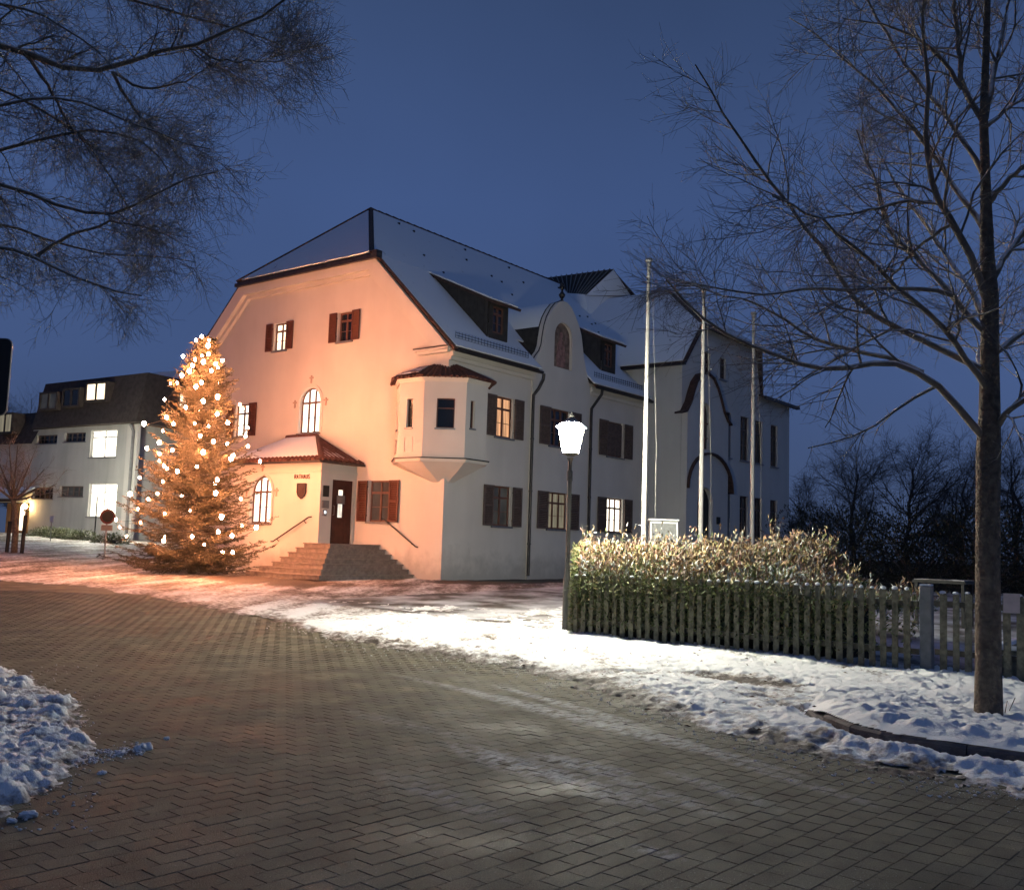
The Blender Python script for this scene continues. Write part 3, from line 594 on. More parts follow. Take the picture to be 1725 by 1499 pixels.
fr = window(th_, MR, *[5.42, 6.68, 2.18, 3.48], 3, 'litdim', .62, 'sfade')
fr = window(th_, MR, *[5.42, 6.68, 5.12, 6.46], 3, 'dglass', .62, 'sfade')
fr = window(th_, MF, *[9.33, 10.58, 2.18, 3.50], 3, 'litwhite', .60, 'sfade')
fr = window(th_, MF, *[9.33, 10.50, 5.10, 6.46], 3, 'dglass', .60, 'sfade')
# closed roller blind on the last upper window
bl = MB()
for k in range(22): bl.box(9.39, 10.44, .03, .045, 5.16+k*.057, 5.16+k*.057+.05, MF)
bl.build('roller_blind', M['sfade'], th_)
# niche painting: a robed figure, plain
nb = MB(); nb.prism([MR(u, .119, z) for u, z in niche], (0, .02, 0)); nb.build('niche_back', mat('niche_fresco', (.22, .155, .125), .9, .45, 6, .2), th_)
fg = MB(); fg.prism([MR(u, .10, z) for u, z in [(5.9, 8.05), (6.4, 8.05), (6.42, 8.5), (6.33, 8.95), (6.2, 9.08), (6.08, 9.08), (5.95, 8.93), (5.86, 8.5)]], (0, .015, 0))
fg.prism([MR(6.14+.10*math.cos(a), .10, 9.2+.13*math.sin(a)) for a in np.linspace(0, 2*math.pi, 11)[:-1]], (0, .015, 0)); fg.build('fresco_figure', mat('fresco_robe', (.30, .17, .15), .9, .4, 8, .1), th_)
# flashing along the curved gable + finial
ed = MB(); ed.tube([MR(u, .12, z+.01) for u, z in dg[2:]], .022, 6); ed.build('gable_flashing', M['metal'], th_)
fn = MB(); fn.lathe((6.16, .08, 10.45), [(.10, 0), (.06, .06), (.04, .12), (.10, .2), (.12, .28), (.06, .36), (.03, .42), (.05, .46), (.11, .56), (.08, .68), (.01, .74)], 10); fn.build('finial', M['metal'], th_, True)
# the little curved roof behind that gable with its clad cheek
up = dg[3:]; up = up[1:-1]
rb = MB(); V = [(u, .25, z-.06) for u, z in up]; ys = [max(.3, min(6, 3.29-(11.05-(z-.06))/.955 if z < 11.05 else 4)) for u, z in up]
V2 = [(u, y_+.35, z-.06) for (u, z), y_ in zip(up, ys)]; n = len(up)
rb.add(V+V2, [(i, i+1, n+i+1, n+i) for i in range(n-1)])
rb.build('cross_gable_roof', M['darkwood'], th_)
sb = MB(); idx = [i for i in range(n) if up[i][1] > 9.3]; a = [(up[i][0], .30, up[i][1]+.0) for i in idx]; b = [(up[i][0], ys[i]+.4, up[i][1]+.0) for i in idx]; m_ = len(idx)
sb.add(a+b, [(i, i+1, m_+i+1, m_+i) for i in range(m_-1)]); sb.build('cross_gable_snow', M['roofsnow'], th_, True)
# --- gable wall
gh = [rect(7.9, 8.62, 8.35, 9.37), rect(4.46, 5.18, 8.34, 9.37), arch(5.87, 6.96, 5.24, 6.85, 14), rect(9.78, 10.62, 5.27, 6.5), rect(2.33, 3.28, 2.18, 3.52), rect(11.6, 12.4, 2.2, 3.5)]
wallface('gable_wall', [(0, -.3), (13.74, -.3), (13.74, 7.72), (10.45, 11.0), (3.29, 11.0), (0, 7.72)], gh, MG, M['wall'], th_)
window(th_, MG, 7.9, 8.62, 8.35, 9.37, 2, 'litwarm', .36)
window(th_, MG, 4.46, 5.18, 8.34, 9.37, 2, 'dglass', .36)
window(th_, MG, 5.87, 6.96, 5.24, 6.85, 3, 'litwhite', 0, arched=True, transom=.62)
window(th_, MG, 9.78, 10.62, 5.27, 6.5, 2, 'litwhite', .42)
window(th_, MG, 2.33, 3.28, 2.18, 3.52, 2, 'litfaint', .43)
window(th_, MG, 11.6, 12.4, 2.2, 3.5, 2, 'dglass', .42)
# arch surround with its three little crosses
def surround(Mp, u0, u1, z0, z1, wd, name):
    r = (u1-u0)/2; c = (u0+u1)/2; zs = z1-r; n = 18
    o_ = [(u1+wd, z0), *[(c+(r+wd)*math.cos(a), zs+(r+wd)*math.sin(a)) for a in np.linspace(0, math.pi, n)], (u0-wd, z0)]
    i_ = [(u1+.003, z0), *[(c+(r+.003)*math.cos(a), zs+(r+.003)*math.sin(a)) for a in np.linspace(0, math.pi, n)], (u0-.003, z0)]
    k = len(o_); V = [Mp(u, -.035, z) for u, z in o_]+[Mp(u, -.035, z) for u, z in i_]+[Mp(u, .01, z) for u, z in o_]+[Mp(u, .01, z) for u, z in i_]
    Fs = []
    for i in range(k-1): Fs += [(i, i+1, k+i+1, k+i), (i, i+1, 2*k+i+1, 2*k+i), (k+i, k+i+1, 3*k+i+1, 3*k+i)]
    MB().add(V, Fs).build(name, M['trim'], th_)
    for (cu, cz, s_) in ((c, z1+wd+.16, 1), (u0-wd-.14, zs+.0, 1), (u1+wd+.14, zs+.0, 1)):
        cr = MB(); cr.box(cu-.03, cu+.03, -.03, .01, cz-.14, cz+.14, Mp); cr.box(cu-.10, cu-.032, -.028, .01, cz+.03, cz+.08, Mp); cr.box(cu+.032, cu+.10, -.028, .01, cz+.03, cz+.08, Mp)
        cr.build('ornament', M['orn'], th_)
surround(MG, 5.87, 6.96, 5.24, 6.85, .13, 'window_surround')
# verge band: a proud strip round the gable
def band(outer, inner, x0, x1, name):
    n = len(outer); V = [(x0, y, z) for y, z in outer]+[(x0, y, z) for y, z in inner]+[(x1, y, z) for y, z in outer]+[(x1, y, z) for y, z in inner]; Fs = []
    for i in range(n-1): Fs += [(i, i+1, n+i+1, n+i), (i, i+1, 2*n+i+1, 2*n+i), (n+i, n+i+1, 3*n+i+1, 3*n+i)]
    Fs += [(0, n, 3*n, 2*n), (n-1, 2*n-1, 4*n-1, 3*n-1)]
    MB().add(V, Fs).build(name, M['trim'], th_)
band([(-.12, 7.70), (3.27, 11.0), (10.47, 11.0), (13.86, 7.70)], [(.50, 7.70), (3.55, 10.62), (10.2, 10.62), (13.24, 7.70)], -.28, -.002, 'verge_band')
band([(.50, 7.70), (3.55, 10.62), (10.2, 10.62), (13.24, 7.70)], [(.68, 7.72), (3.62, 10.47), (10.12, 10.47), (13.06, 7.72)], -.13, -.002, 'verge_moulding')
cn = MB(); cn.box(-.22, -.002, -.12, 1.35, 7.60, 7.69); cn.box(-.14, -.002, -.05, 1.25, 7.5, 7.6); cn.build('cornice_return', M['trim'], th_)
cn = MB(); cn.box(-.23, -.221, -.12, 1.36, 7.66, 7.70); cn.build('cornice_drip', M['metal'], th_)
for a_, b_ in ((0, 4.34), (8.01, 12.08)): MB().prism([(a_, y_, z_) for y_, z_ in ((-.002, 7.28), (-.09, 7.28), (-.09, 7.4), (-.16, 7.4), (-.16, 7.56), (-.002, 7.56))], (b_-a_, 0, 0)).build('eaves_cornice', M['trim'], th_)
MB().box(-.05, -.002, -.05, 1.3, -.3, 1.52).box(-.0015, 1.3, -.05, -.002, -.3, 1.52).build('corner_plinth', M['wall'], th_)
# rear and far walls
MB().add([(0, 13.74, -.3), (20, 13.74, -.3), (20, 13.74, 7.7), (0, 13.74, 7.7)], [(0, 1, 2, 3)]).build('rear_wall', M['wall2'], th_)
# --- roof sheets
def sheet(name, pts, thick, material, parent=th_):
    p = [np.array(q, float) for q in pts]; n = np.cross(p[1]-p[0], p[2]-p[0]); n /= np.linalg.norm(n)
    if n[2] < 0: n = -n
    return MB().prism(pts, -n*thick).build(name, material, parent)
def snow_on(name, pts, inset, lift=.02, thick=.05, material=None, parent=th_):
    p = np.array(pts, float); c = p.mean(0); n = np.cross(p[1]-p[0], p[2]-p[0]); n /= np.linalg.norm(n); n = n if n[2] > 0 else -n; k = len(p); q = []
    # inset each edge inwards in the plane
    lines = []
    for i in range(k):
        a, b = p[i], p[(i+1) % k]; e = (b-a)/np.linalg.norm(b-a); s = np.cross(n, e)
        if np.dot(s, c-a) < 0: s = -s
        ins = inset[i] if hasattr(inset, '__len__') else inset; lines.append((a+s*ins, e, s))
    for i in range(k):
        (a, e, s), (b, f_, t_) = lines[i-1], lines[i]
        den = np.dot(e, t_); tt = np.dot(b-a, t_)/den if abs(den) > 1e-6 else 0; q.append(a+e*tt+n*lift)
    return MB().prism([tuple(v) for v in q], n*thick).build(name, material or M['roofsnow'], parent)
XE = 16.6
lowS = [(-.16, -.38, 7.58), (4.34, -.38, 7.58), (4.34, 3.29, 11.08), (-.16, 3.29, 11.08)]
upS = [(-.38, 3.29, 11.085), (XE, 3.29, 11.085), (XE, 6.87, 14.2), (2.88, 6.87, 14.2)]
hip = [(-.38, 3.29, 11.085), (2.88, 6.87, 14.2), (-.38, 10.45, 11.085)]
sheet('roof_slope', lowS, .10, M['tile']); sheet('roof_slope', [(8.0, -.38, 7.58), (XE, -.38, 7.58), (XE, 3.29, 11.08), (8.0, 3.29, 11.08)], .10, M['tile']); sheet('roof_slope', [(4.342, .30, 8.229), (7.998, .30, 8.229), (7.998, 3.29, 11.08), (4.342, 3.29, 11.08)], .10, M['tile']); sheet('roof_slope', upS, .10, M['tile'])
sheet('roof_hip', hip, .10, M['tile'])
sheet('roof_slope', [(-.16, 14.12, 7.58), (XE, 14.12, 7.58), (XE, 10.45, 11.08), (-.16, 10.45, 11.08)], .10, M['tile']); sheet('roof_slope', [(x, 13.74-y, z) for x, y, z in upS], .10, M['tile'])
snow_on('roof_snow', [(-.16, -.38, 7.58), (4.5, -.38, 7.58), (4.5, 3.29, 11.08), (-.16, 3.29, 11.08)], (.10, 0, -.02, .05))
snow_on('roof_snow', [(7.8, -.38, 7.58), (XE, -.38, 7.58), (XE, 3.29, 11.08), (7.8, 3.29, 11.08)], (.10, 0, -.02, 0))
snow_on('roof_snow', [(4.5, .9, 8.80), (7.8, .9, 8.80), (7.8, 3.29, 11.08), (4.5, 3.29, 11.08)], (0, 0, -.02, 0))
snow_on('roof_snow', upS, (0, 0, .07, .07)); snow_on('roof_snow', hip, (.07, .07, .10))
sheet('bare_roof_patch', [(7.9, 6.70, 14.135), (8.6, 6.62, 14.06), (9.4, 6.55, 14.0), (10.3, 6.66, 14.09), (11.0, 6.84, 14.25), (7.4, 6.84, 14.25)], .005, M['tile'])
rh = np.random.default_rng(4)
for _ in range(26):
    x_, y_ = rh.uniform(.8, 15), rh.uniform(1.0, 6.6); z_ = RZ(y_)+.10; MB().box(x_-.03, x_+.03, y_-.05, y_+.05, z_-.03, z_+.05).build('snow_hook', M['metal'], th_)
rg = MB(); rg.tube([(-.42, 3.26, 11.12), (2.88, 6.87, 14.27)], .06, 8); rg.build('hip_tiles', M['tile'], th_)
rg = MB(); rg.tube([(-.42, 10.48, 11.12), (2.88, 6.87, 14.27)], .06, 8); rg.build('hip_tiles', M['tile'], th_)
rg = MB()
for i in range(34): rg.tube([(2.88+i*.4, 6.87, 14.25), (3.26+i*.4, 6.87, 14.235)], [.075, .065], 8)
rg.build('ridge_tiles', M['tile'], th_)
# dark eaves board of the hip and its knob
MB().box(-.42, -.30, 3.1, 10.6, 10.93, 11.06).build('hip_gutter', M['metal'], th_)
MB().box(-.46, -.2, 2.98, 3.2, 10.92, 11.18).build('hip_corner_cap', M['metal'], th_)
for q_ in (([(-.19, -.40, 7.60), (-.19, 3.25, 11.1)]), ([(-.19, 14.14, 7.60), (-.19, 10.5, 11.1)])): MB().tube(q_, .05, 6).build('verge_tiles', M['tile'], th_)
# gutters and downpipes
for a, b in ((-.15, 4.42), (7.93, 12.05)):
    gt = MB(); n = 7; prof = [(-.40-.085*math.cos(t), 7.56-.085*math.sin(t)) for t in np.linspace(0, math.pi, n)]
    prof2 = [(-.40-.07*math.cos(t), 7.56-.07*math.sin(t)) for t in np.linspace(0, math.pi, n)][::-1]
    pr = prof+prof2; gt.prism([(a, y, z) for y, z in pr], (b-a, 0, 0)); gt.build('gutter', M['metal'], th_)
def downpipe(x, side):
    dp = MB(); x0 = x-.0
    dp.tube([(x0-side*.0+(.05 if side > 0 else .28), -.42, 7.50), (x0+(.05 if side > 0 else .26), -.40, 7.3), (x0+(.0 if side > 0 else .12), -.24, 6.98), (x0-(.12 if side > 0 else -.02), -.13, 6.75), (x0-(.12 if side > 0 else -.02), -.12, 6.4), (x0-(.12 if side > 0 else -.02), -.12, .55)], .055, 10)
    o = dp.build('downpipe', M['metal'], th_, True); cl = MB()
    for z in (1.6, 3.4, 5.2): cl.tube([(x0-(.12 if side > 0 else -.02), -.12, z), (x0-(.12 if side > 0 else -.02), -.12, z+.05)], .068, 10)
    cl.build('pipe_clip', M['metal'], o)
downpipe(4.45, 1); downpipe(7.98, -1)
# snow guard fence on the roof
for a, b in ((.25, 4.1), (8.3, 12.0)):
    sg = MB(); y0, z0 = -.02, RZ(-.02)+.10
    for zz in (.03, .11, .19): sg.tube([(a, y0, z0+zz), (b, y0, z0+zz)], .009, 4)
    k = int((b-a)/.16)
    for i in range(k+1): x = a+(b-a)*i/k; sg.tube([(x, y0, z0-.08), (x, y0, z0+.24)], .008, 4)
    sg.build('snow_guard', M['iron'], th_)
# --- shed dormers
def dormer(x0):
    x1 = x0+1.13; y0 = .5; zt = 9.78; zb = RZ(y0)-.02; yt, ztip = 3.43, 11.12
    MB().prism([(x1-.06, y0, zb), (x1-.06, yt, ztip), (x1-.06, y0, zt)], (.06, 0, 0)).build('dormer_cheek', M['darkwood'], th_); c_ = MB().prism([(x0, y0, zb), (x0, yt, ztip), (x0, y0, zt)], (.06, 0, 0)).build('dormer_cheek', M['darkwood'], th_)
    for i in range(9):
        f_ = (i+.5)/9.5; y = y0+(yt-y0)*f_; ln = MB(); ln.box(x0-.012, x0-.001, y-.012, y+.012, RZ(y)+.05, zt+(ztip-zt)*f_-.03)
        ln.build('cladding_batten', M['darkwood'], c_)
    MD_ = lambda u, d, z: (u, y0-.02+d, z)
    f = wallface('dormer_front', rect(x0+.062, x1-.062, zb, zt), [rect(x0+.28, x1-.28, zb+.35, zt-.15)], MD_, M['darkwood'], th_, .08)
    window(th_, MD_, x0+.28, x1-.28, zb+.35, zt-.15, 2, 'dglass', 0, depth=.05, sill=False)
    pts = [(x0-.10, .22, 9.72), (x1+.38, .22, 9.72), (x1+.38, yt, ztip+.06), (x0-.10, yt, ztip+.06)]
    sheet('dormer_roof', pts, .09, M['tile']); snow_on('dormer_snow', pts, (.09, .09, -.15, .06), .01, .05)
dormer(2.42); dormer(9.48)
# --- corner bay on its corbel
poly = [(0.0, 2.2), (-.8, 1.28), (-.8, .25), (-.03, -.8), (1.0, -.8), (1.75, 0.0)]
def ringz(z, s=1.0, ox=0, off=0):
    c = np.array([.25, .25]); out_ = []
    for x, y in poly:
        v = np.array([x, y])-c; v = v*(1+off/np.linalg.norm(v)); out_.append((c[0]+v[0]*s, c[1]+v[1]*s, z))
    return out_
def facemap(p, q):
    p = np.array(p); q = np.array(q); e = (q-p)/np.linalg.norm(q-p); nrm = np.array([e[1], -e[0]])
    if np.dot(nrm, (np.array([.3, .3])-p)) < 0: nrm = -nrm
    return lambda u, d, z: (p[0]+e[0]*u+nrm[0]*d, p[1]+e[1]*u+nrm[1]*d, z)
ZB, ZT = 4.12, 6.62
wins = {0: (.62, .82, 5.08, 5.98, 1), 1: (.32, .58, 5.08, 5.98, 1), 2: (.40, .96, 5.06, 5.98, 1), 3: (.22, .42, 5.10, 5.96, 1), 4: (.4, .6, 5.1, 5.98, 1)}
for i in range(5):
    p, q = poly[i], poly[i+1]; Lf = math.dist(p, q); mp = facemap(p, q); a, b, z0, z1, nc = wins[i]
    wallface('bay_wall', rect(0, Lf, ZB, ZT), [rect(a, b, z0, z1)], mp, M['wall'], th_, .12)
    fb = MB(); g1 = .03
    fb.box(a, a+g1, .07, .11, z0, z1, mp); fb.box(b-g1, b, .07, .11, z0, z1, mp); fb.box(a+g1, b-g1, .07, .11, z0, z0+g1, mp); fb.box(a+g1, b-g1, .07, .11, z1-g1, z1, mp)
    if i == 2: fb.box(a+g1, b-g1, .065, .11, z0+.6, z0+.63, mp)
    f_ = fb.build('window_frame', M['frame'], th_); MB().box(a+g1, b-g1, .095, .105, z0+g1, z1-g1, mp).build('pane', M['dglass'], f_)
    MB().box(a-.04, b+.04, -.05, .069, z0-.05, z0-.003, mp).build('sill', M['zinc'], f_)
    if i in (0, 1):   # recessed panel below
        pn = MB(); 
        for (u0, u1, zz0, zz1) in ((.3, .62, 4.32, 4.335), (.3, .62, 4.78, 4.795), (.285, .3, 4.32, 4.795), (.62, .635, 4.32, 4.795)): pn.box(u0, u1, -.015, -.001, zz0, zz1, mp)
        pn.build('panel_moulding', M['trim'], th_)
# ledge, corbel and small roof
def ring_solid(levels, name, material, smooth=False):
    mb = MB(); k = 6; V = [q for l in levels for q in l]; Fs = [(i*k+j, i*k+j+1, (i+1)*k+j+1, (i+1)*k+j) for i in range(len(levels)-1) for j in range(k-1)]
    Fs += [tuple(range(k)), tuple((len(levels)-1)*k+j for j in range(k))]; return mb.add(V, Fs).build(name, material, th_, smooth)
ring_solid([ringz(4.02, 1, 0, .05), ringz(4.115, 1, 0, .08)], 'bay_ledge', M['trim'])
ring_solid([ringz(4.117, 1, 0, .12), ringz(4.15, 1, 0, .12)], 'bay_drip_edge', M['metal'])
ring_solid([ringz(3.40, .20), ringz(3.58, .42), ringz(3.82, .76), ringz(4.018, 1, 0, .0)], 'bay_corbel', M['wall'])
ring_solid([ringz(6.50, 1, 0, .03), ringz(6.62, 1, 0, .10)], 'bay_cornice', M['trim'])
rr_ = ringz(6.635, 1, 0, .24); ap = [(0.02, 1.5, 7.02), (-.05, 1.1, 7.06), (-.05, .55, 7.12), (.3, -.05, 7.12), (.9, -.05, 7.06), (1.3, .0, 7.0)]
mb = MB(); mb.add(rr_+ap, [(i, i+1, 7+i, 6+i) for i in range(5)]+[tuple(range(6))]); bo = mb.build('bay_roof', M['redtile'], th_)
for i in range(1, 5):
    MB().tube([rr_[i], ap[i]], [.05, .06], 7).build('hip_tiles', M['redtile'], th_)
# scalloped tile edge, one piece per tile row
et = MB()
for i in range(5):
    a, b = np.array(rr_[i]), np.array(rr_[i+1]); k = max(3, int(np.linalg.norm(b-a)/.17))
    for j in range(k):
        p = a+(b-a)*(j+.5)/k; q = np.array(ap[i])*(1-(j+.5)/k)+np.array(ap[i+1])*(j+.5)/k; d_ = q-p
        et.tube([p-d_*.03+np.array([0, 0, .01]), p+d_*.95+np.array([0, 0, .02])], [.05, .045], 5)
et.build('bay_roof_tiles', M['redtile'], th_)
for i in (0, 1):
    a, b, c_, d_ = [np.array(q) for q in (rr_[i], rr_[i+1], ap[i+1], ap[i])]; up_ = np.array([0, 0, .075]); l = lambda p, q, t: p+(q-p)*t
    MB().prism([tuple(l(l(a, b, .1), l(d_, c_, .1), .1)+up_), tuple(l(l(a, b, .9), l(d_, c_, .9), .1)+up_), tuple(l(l(a, b, .85), l(d_, c_, .85), .75)+up_), tuple(l(l(a, b, .2), l(d_, c_, .2), .8)+up_)], (0, 0, .03)).build('bay_roof_snow', M['roofthin'], th_)
# --- porch
pz = 4.05
wallface('porch_front', [(3.9, -.3), (8.5, -.3), (8.5, pz), (3.9, pz)], [arch(6.3, 7.4, 2.03, 3.62, 14)], MP_, M['wall'], th_)
window(th_, MP_, 6.3, 7.4, 2.03, 3.62, 3, 'litwhite', 0, arched=True, transom=.60)
surround(MP_, 6.3, 7.4, 2.03, 3.62, .1, 'window_surround')
wallface('porch_side', [(-1.55, -.3), (0, -.3), (0, pz), (-1.55, pz)], [rect(-1.04, -.12, 1.43, 3.50)], MD, M['wall'], th_, .14)
MB().add([(-1.55, 8.5, -.3), (0, 8.5, -.3), (0, 8.5, pz), (-1.55, 8.5, pz)], [(0, 1, 2, 3)]).build('porch_wall', M['wall'], th_)
MB().box(-1.60, -1.552, 3.86, 8.54, 3.72, 3.78).box(-1.60, -.01, 3.85, 3.898, 3.72, 3.78).build('porch_string_course', M['trim'], th_)
eav = [(-1.85, 3.62, 4.06), (-1.85, 8.78, 4.06), (0, 8.78, 4.06), (0, 3.62, 4.06)]; tp = [(-.02, 5.93, 5.08), (-.02, 7.5, 5.08)]
mb = MB(); mb.add(eav+tp, [(0, 1, 5, 4), (0, 4, 3), (1, 2, 5), (0, 3, 2, 1), (4, 5, 2, 3)]); pr_ = mb.build('porch_roof', M['redtile'], th_)
snow_on('porch_roof_snow', [eav[0], eav[1], tp[1], tp[0]], (.10, .1, .02, .06), .02, .05, M['roofsnow'])
pp = MB()
def tri_snow(a, b, c, name): 
    pass
a0, a1, a2 = np.array(eav[0]), np.array(tp[0]), np.array(eav[3])
snow_on('porch_roof_snow', [tuple(a0), tuple(a0*.45+a1*.55), tuple(a0*.2+a2*.8)], (.12, .03, .12), .02, .04, M['roofthin'])
MB().tube([tuple(a0+np.array([0, 0, .03])), tuple(a1+np.array([0, 0, .04]))], .07, 7).build('hip_tiles', M['redtile'], th_)
MB().tube([(-.06, 5.9, 5.13), (-.06, 7.52, 5.13)], .07, 7).build('ridge_tiles', M['redtile'], th_)
ft = MB()
for j in range(26):
    y = 3.62+(j+.5)*5.16/26; ft.tube([(-1.92, y, 4.05), (-1.72, y, 4.17)], [.085, .08], 7)
for j in range(9):
    x = -1.85+(j+.5)*1.85/9; ft.tube([(x, 3.55, 4.05), (x, 3.75, 4.15)], [.085, .08], 7)
for j in range(9):
    f_ = (j+.6)/9.6; x = -1.85*(1-f_); top = a0*(1-f_)+np.array([0, 3.62, 4.06])*f_
    q = np.array([x, 3.62+(5.93-3.62)*f_, 4.06+(5.08-4.06)*f_]); ft.tube([(x, 3.72, 4.13), tuple(q+np.array([0, -.05, .03]))], .055, 6)
ft.build('porch_eaves_tiles', M['redtile'], th_)
MB().box(-1.95, -1.86, 3.52, 8.86, 3.98, 4.05).box(-1.86, -.01, 3.50, 3.60, 3.98, 4.05).build('porch_gutter', M['metal'], th_)
# RATHAUS lettering built from strokes, and the shield
LET = {'R': [((0, 0), (0, 1)), ((0, 1), (.55, 1)), ((.55, 1), (.62, .75)), ((.62, .75), (.5, .52)), ((.5, .52), (0, .52)), ((.3, .52), (.65, 0))], 'A': [((0, 0), (.32, 1)), ((.32, 1), (.65, 0)), ((.12, .36), (.53, .36))],
       'T': [((.32, 0), (.32, 1)), ((0, 1), (.65, 1))], 'H': [((0, 0), (0, 1)), ((.62, 0), (.62, 1)), ((0, .5), (.62, .5))], 'U': [((0, 1), (0, .2)), ((0, .2), (.2, 0)), ((.2, 0), (.45, 0)), ((.45, 0), (.62, .2)), ((.62, .2), (.62, 1))],
       'S': [((.6, .85), (.42, 1)), ((.42, 1), (.15, 1)), ((.15, 1), (0, .78)), ((0, .78), (.12, .58)), ((.12, .58), (.5, .44)), ((.5, .44), (.62, .22)), ((.62, .22), (.45, 0)), ((.45, 0), (.15, 0)), ((.15, 0), (0, .15))]}
Mlet = mat('dark_metal_letters', (.10, .035, .025), .5, .1, 5, 0); y = 5.17
for ch in 'RATHAUS':
    lb = MB()
    for (p, q) in LET[ch]:
        lb.tube([(-1.57, y-p[0]*.115, 3.50+p[1]*.135), (-1.57, y-q[0]*.115, 3.50+q[1]*.135)], .011, 5)
    lb.build('letter', Mlet, th_); y -= .112
shd = [(4.98, 3.34), (4.56, 3.34), (4.56, 3.06), (4.62, 2.93), (4.77, 2.84), (4.92, 2.93), (4.98, 3.06)]
sh_ = MB().prism([(-1.60, a, b) for a, b in shd], (.045, 0, 0)).build('shield', mat('shield_iron', (.06, .035, .03), .5, .2, 20, .2), th_)
MB().tube([(-1.607, a, b) for a, b in shd+[shd[0]]], .012, 5).build('shield_rim', M['iron'], sh_)
MB().box(-1.612, -1.601, 4.66, 4.88, 3.0, 3.2).build('shield_charge', mat('shield_field', (.06, .03, .025), .5, .2, 20, .2), sh_)
# door with glass slot and notice
dr = MB().box(-1.04, -.12, .06, .13, 1.43, 3.50, MD).build('door', M['doorw'], th_)
dm = MB()
for (a, b, c_, d_) in ((-1.0, -.78, 1.55, 2.2), (-.42, -.18, 1.55, 2.2), (-1.0, -.78, 2.3, 3.35), (-.42, -.18, 2.3, 3.35)): dm.box(a, b, .045, .059, c_, d_, MD)
dm.build('door_panel', M['doorw'], dr)
MB().box(-.72, -.54, .05, .0595, 3.0, 3.18, MD).build('pane', M['litdoor'], dr); MB().box(-.72, -.54, .05, .0595, 2.28, 2.78, MD).build('pane', M['litdoor'], dr)
MB().box(-.80, -.44, .035, .049, 2.72, 3.0, MD).build('notice', mat('paper_notice', (.20, .17, .16), .8, .2, 20, 0), dr)
MB().tube([(-.95, 3.93, 2.35), (-.95, 3.87, 2.35), (-.95, 3.87, 2.65), (-.95, 3.93, 2.65)], .012, 6).build('handle', M['zinc'], dr)
for (u0, u1, z0, z1, m__, nm) in ((-1.45, -1.22, 2.92, 3.28, 'blacks', 'letter_box'), (-1.47, -1.20, 2.55, 2.80, 'zinc', 'name_plate'), (-1.42, -1.28, 2.30, 2.50, 'zinc', 'door_bell')):
    o_ = MB().box(u0, u1, -.05, -.002, z0, z1, MD).build(nm, M[m__], th_)
    if nm == 'door_bell': MB().box(-1.38, -1.32, -.056, -.051, 2.38, 2.46, MD).build('bell_light', glow('bell_light_white', (.8, .9, 1), 4), o_)
    if nm == 'letter_box': MB().box(-1.41, -1.26, -.058, -.051, 3.16, 3.19, MD).build('slot', M['iron'], o_)
# handrail on the gable wall
hr = MB(); hr.tube([(-.10, 2.55, 2.28), (-.10, 2.45, 2.27), (-.10, 1.0, 1.42), (-.10, .9, 1.40)], .022, 7)
for (y, z) in ((2.3, 2.17), (1.2, 1.53)): hr.tube([(-.10, y, z), (-.04, y, z-.06), (-.0, y, z-.06)], .012, 5)
hr.build('handrail', M['iron'], th_, True)
hr = MB(); hr.tube([(-1.65, 4.15, 2.26), (-1.65, 4.3, 2.24), (-1.65, 6.0, 1.43), (-1.65, 6.1, 1.43)], .022, 7)
for (y, z) in ((4.5, 2.13), (5.8, 1.52)): hr.tube([(-1.65, y, z), (-1.59, y, z-.06), (-1.55, y, z-.06)], .012, 5)
hr.build('handrail', M['iron'], th_, True)
# --- entrance steps
stp = thing('entrance_steps', 'brown stone steps rising to the dark door beside the porch', 'steps', (-2, 3, .4))
for k in range(7):
    zt = 1.43-.147*k; x1 = -2.15-.3*k; y0 = 2.66-.268*k; mb = MB(); yl = 3.90 if k < 5 else 4.1+.25*(k-5)
    mb.box(x1+.02, -.006-.001*k-(.05 if y0 < 1.32 else 0), y0+.02, 3.885-.002*k, zt-.147, zt-.035); mb.box(x1-.025, -.005-.001*k-(.05 if y0 < 1.32 else 0), y0-.025, 3.89-.002*k, zt-.034, zt)
    if k >= 5: mb.box(x1, -1.62, 3.89, yl, zt-.147, zt)
    o = mb.build('step', M['stone'], stp); bv = o.modifiers.new('bevel', 'BEVEL'); bv.width = .012; bv.segments = 2
# =================================================================== WING
win1 = [(15.85, 16.62), (17.58, 18.45), (19.15, 19.95), (20.88, 21.68)]
hol = [rect(a, b, 5.62, 7.58) for a, b in win1]+[rect(a, b, 2.2, 4.05) for a, b in win1]+[rect(14.04, 14.58, 8.92, 9.85), rect(15.50, 16.06, 8.95, 9.85)]
wallface('wing_front', [(12.1, -.3), (23.1, -.3), (23.1, 8.72), (19.75, 8.72), (19.2, 10.75), (13.5, 10.85), (12.1, 9.05)], hol, MW, M['wall2'], th_)
for a, b in win1:
    for z0, z1 in ((5.62, 7.58), (2.2, 4.05)):
        window(th_, MW, a+.001, b-.001, z0, z1, 2, 'dglass', 0, fmat='sfade')
for a, b in ((14.04, 14.58), (15.50, 16.06)): window(th_, MW, a, b, 8.92, 9.85, 2, 'dglass', 0, fmat='sfade')
MB().add([(12.1, -1.7, -.3), (12.1, .0, -.3), (12.1, .0, 9.05), (12.1, 0, 9.05), (12.1, 4, 9.05), (12.1, 4, 7.9), (12.1, -.0, 7.7), (12.1, -1.7, 9.05)], [(0, 1, 6, 2, 7), (2, 4, 5, 6)]).build('wing_wall', M['wall2'], th_)
MB().add([(23.1, -1.7, -.3), (23.1, 14, -.3), (23.1, 14, 8.72), (23.1, -1.7, 8.72)], [(0, 1, 2, 3)]).build('wing_wall', M['wall2'], th_)
wl = [(11.85, -1.95, 8.98), (13.5, -1.95, 10.9), (13.5, 8, 10.9), (11.85, 8, 8.98)]
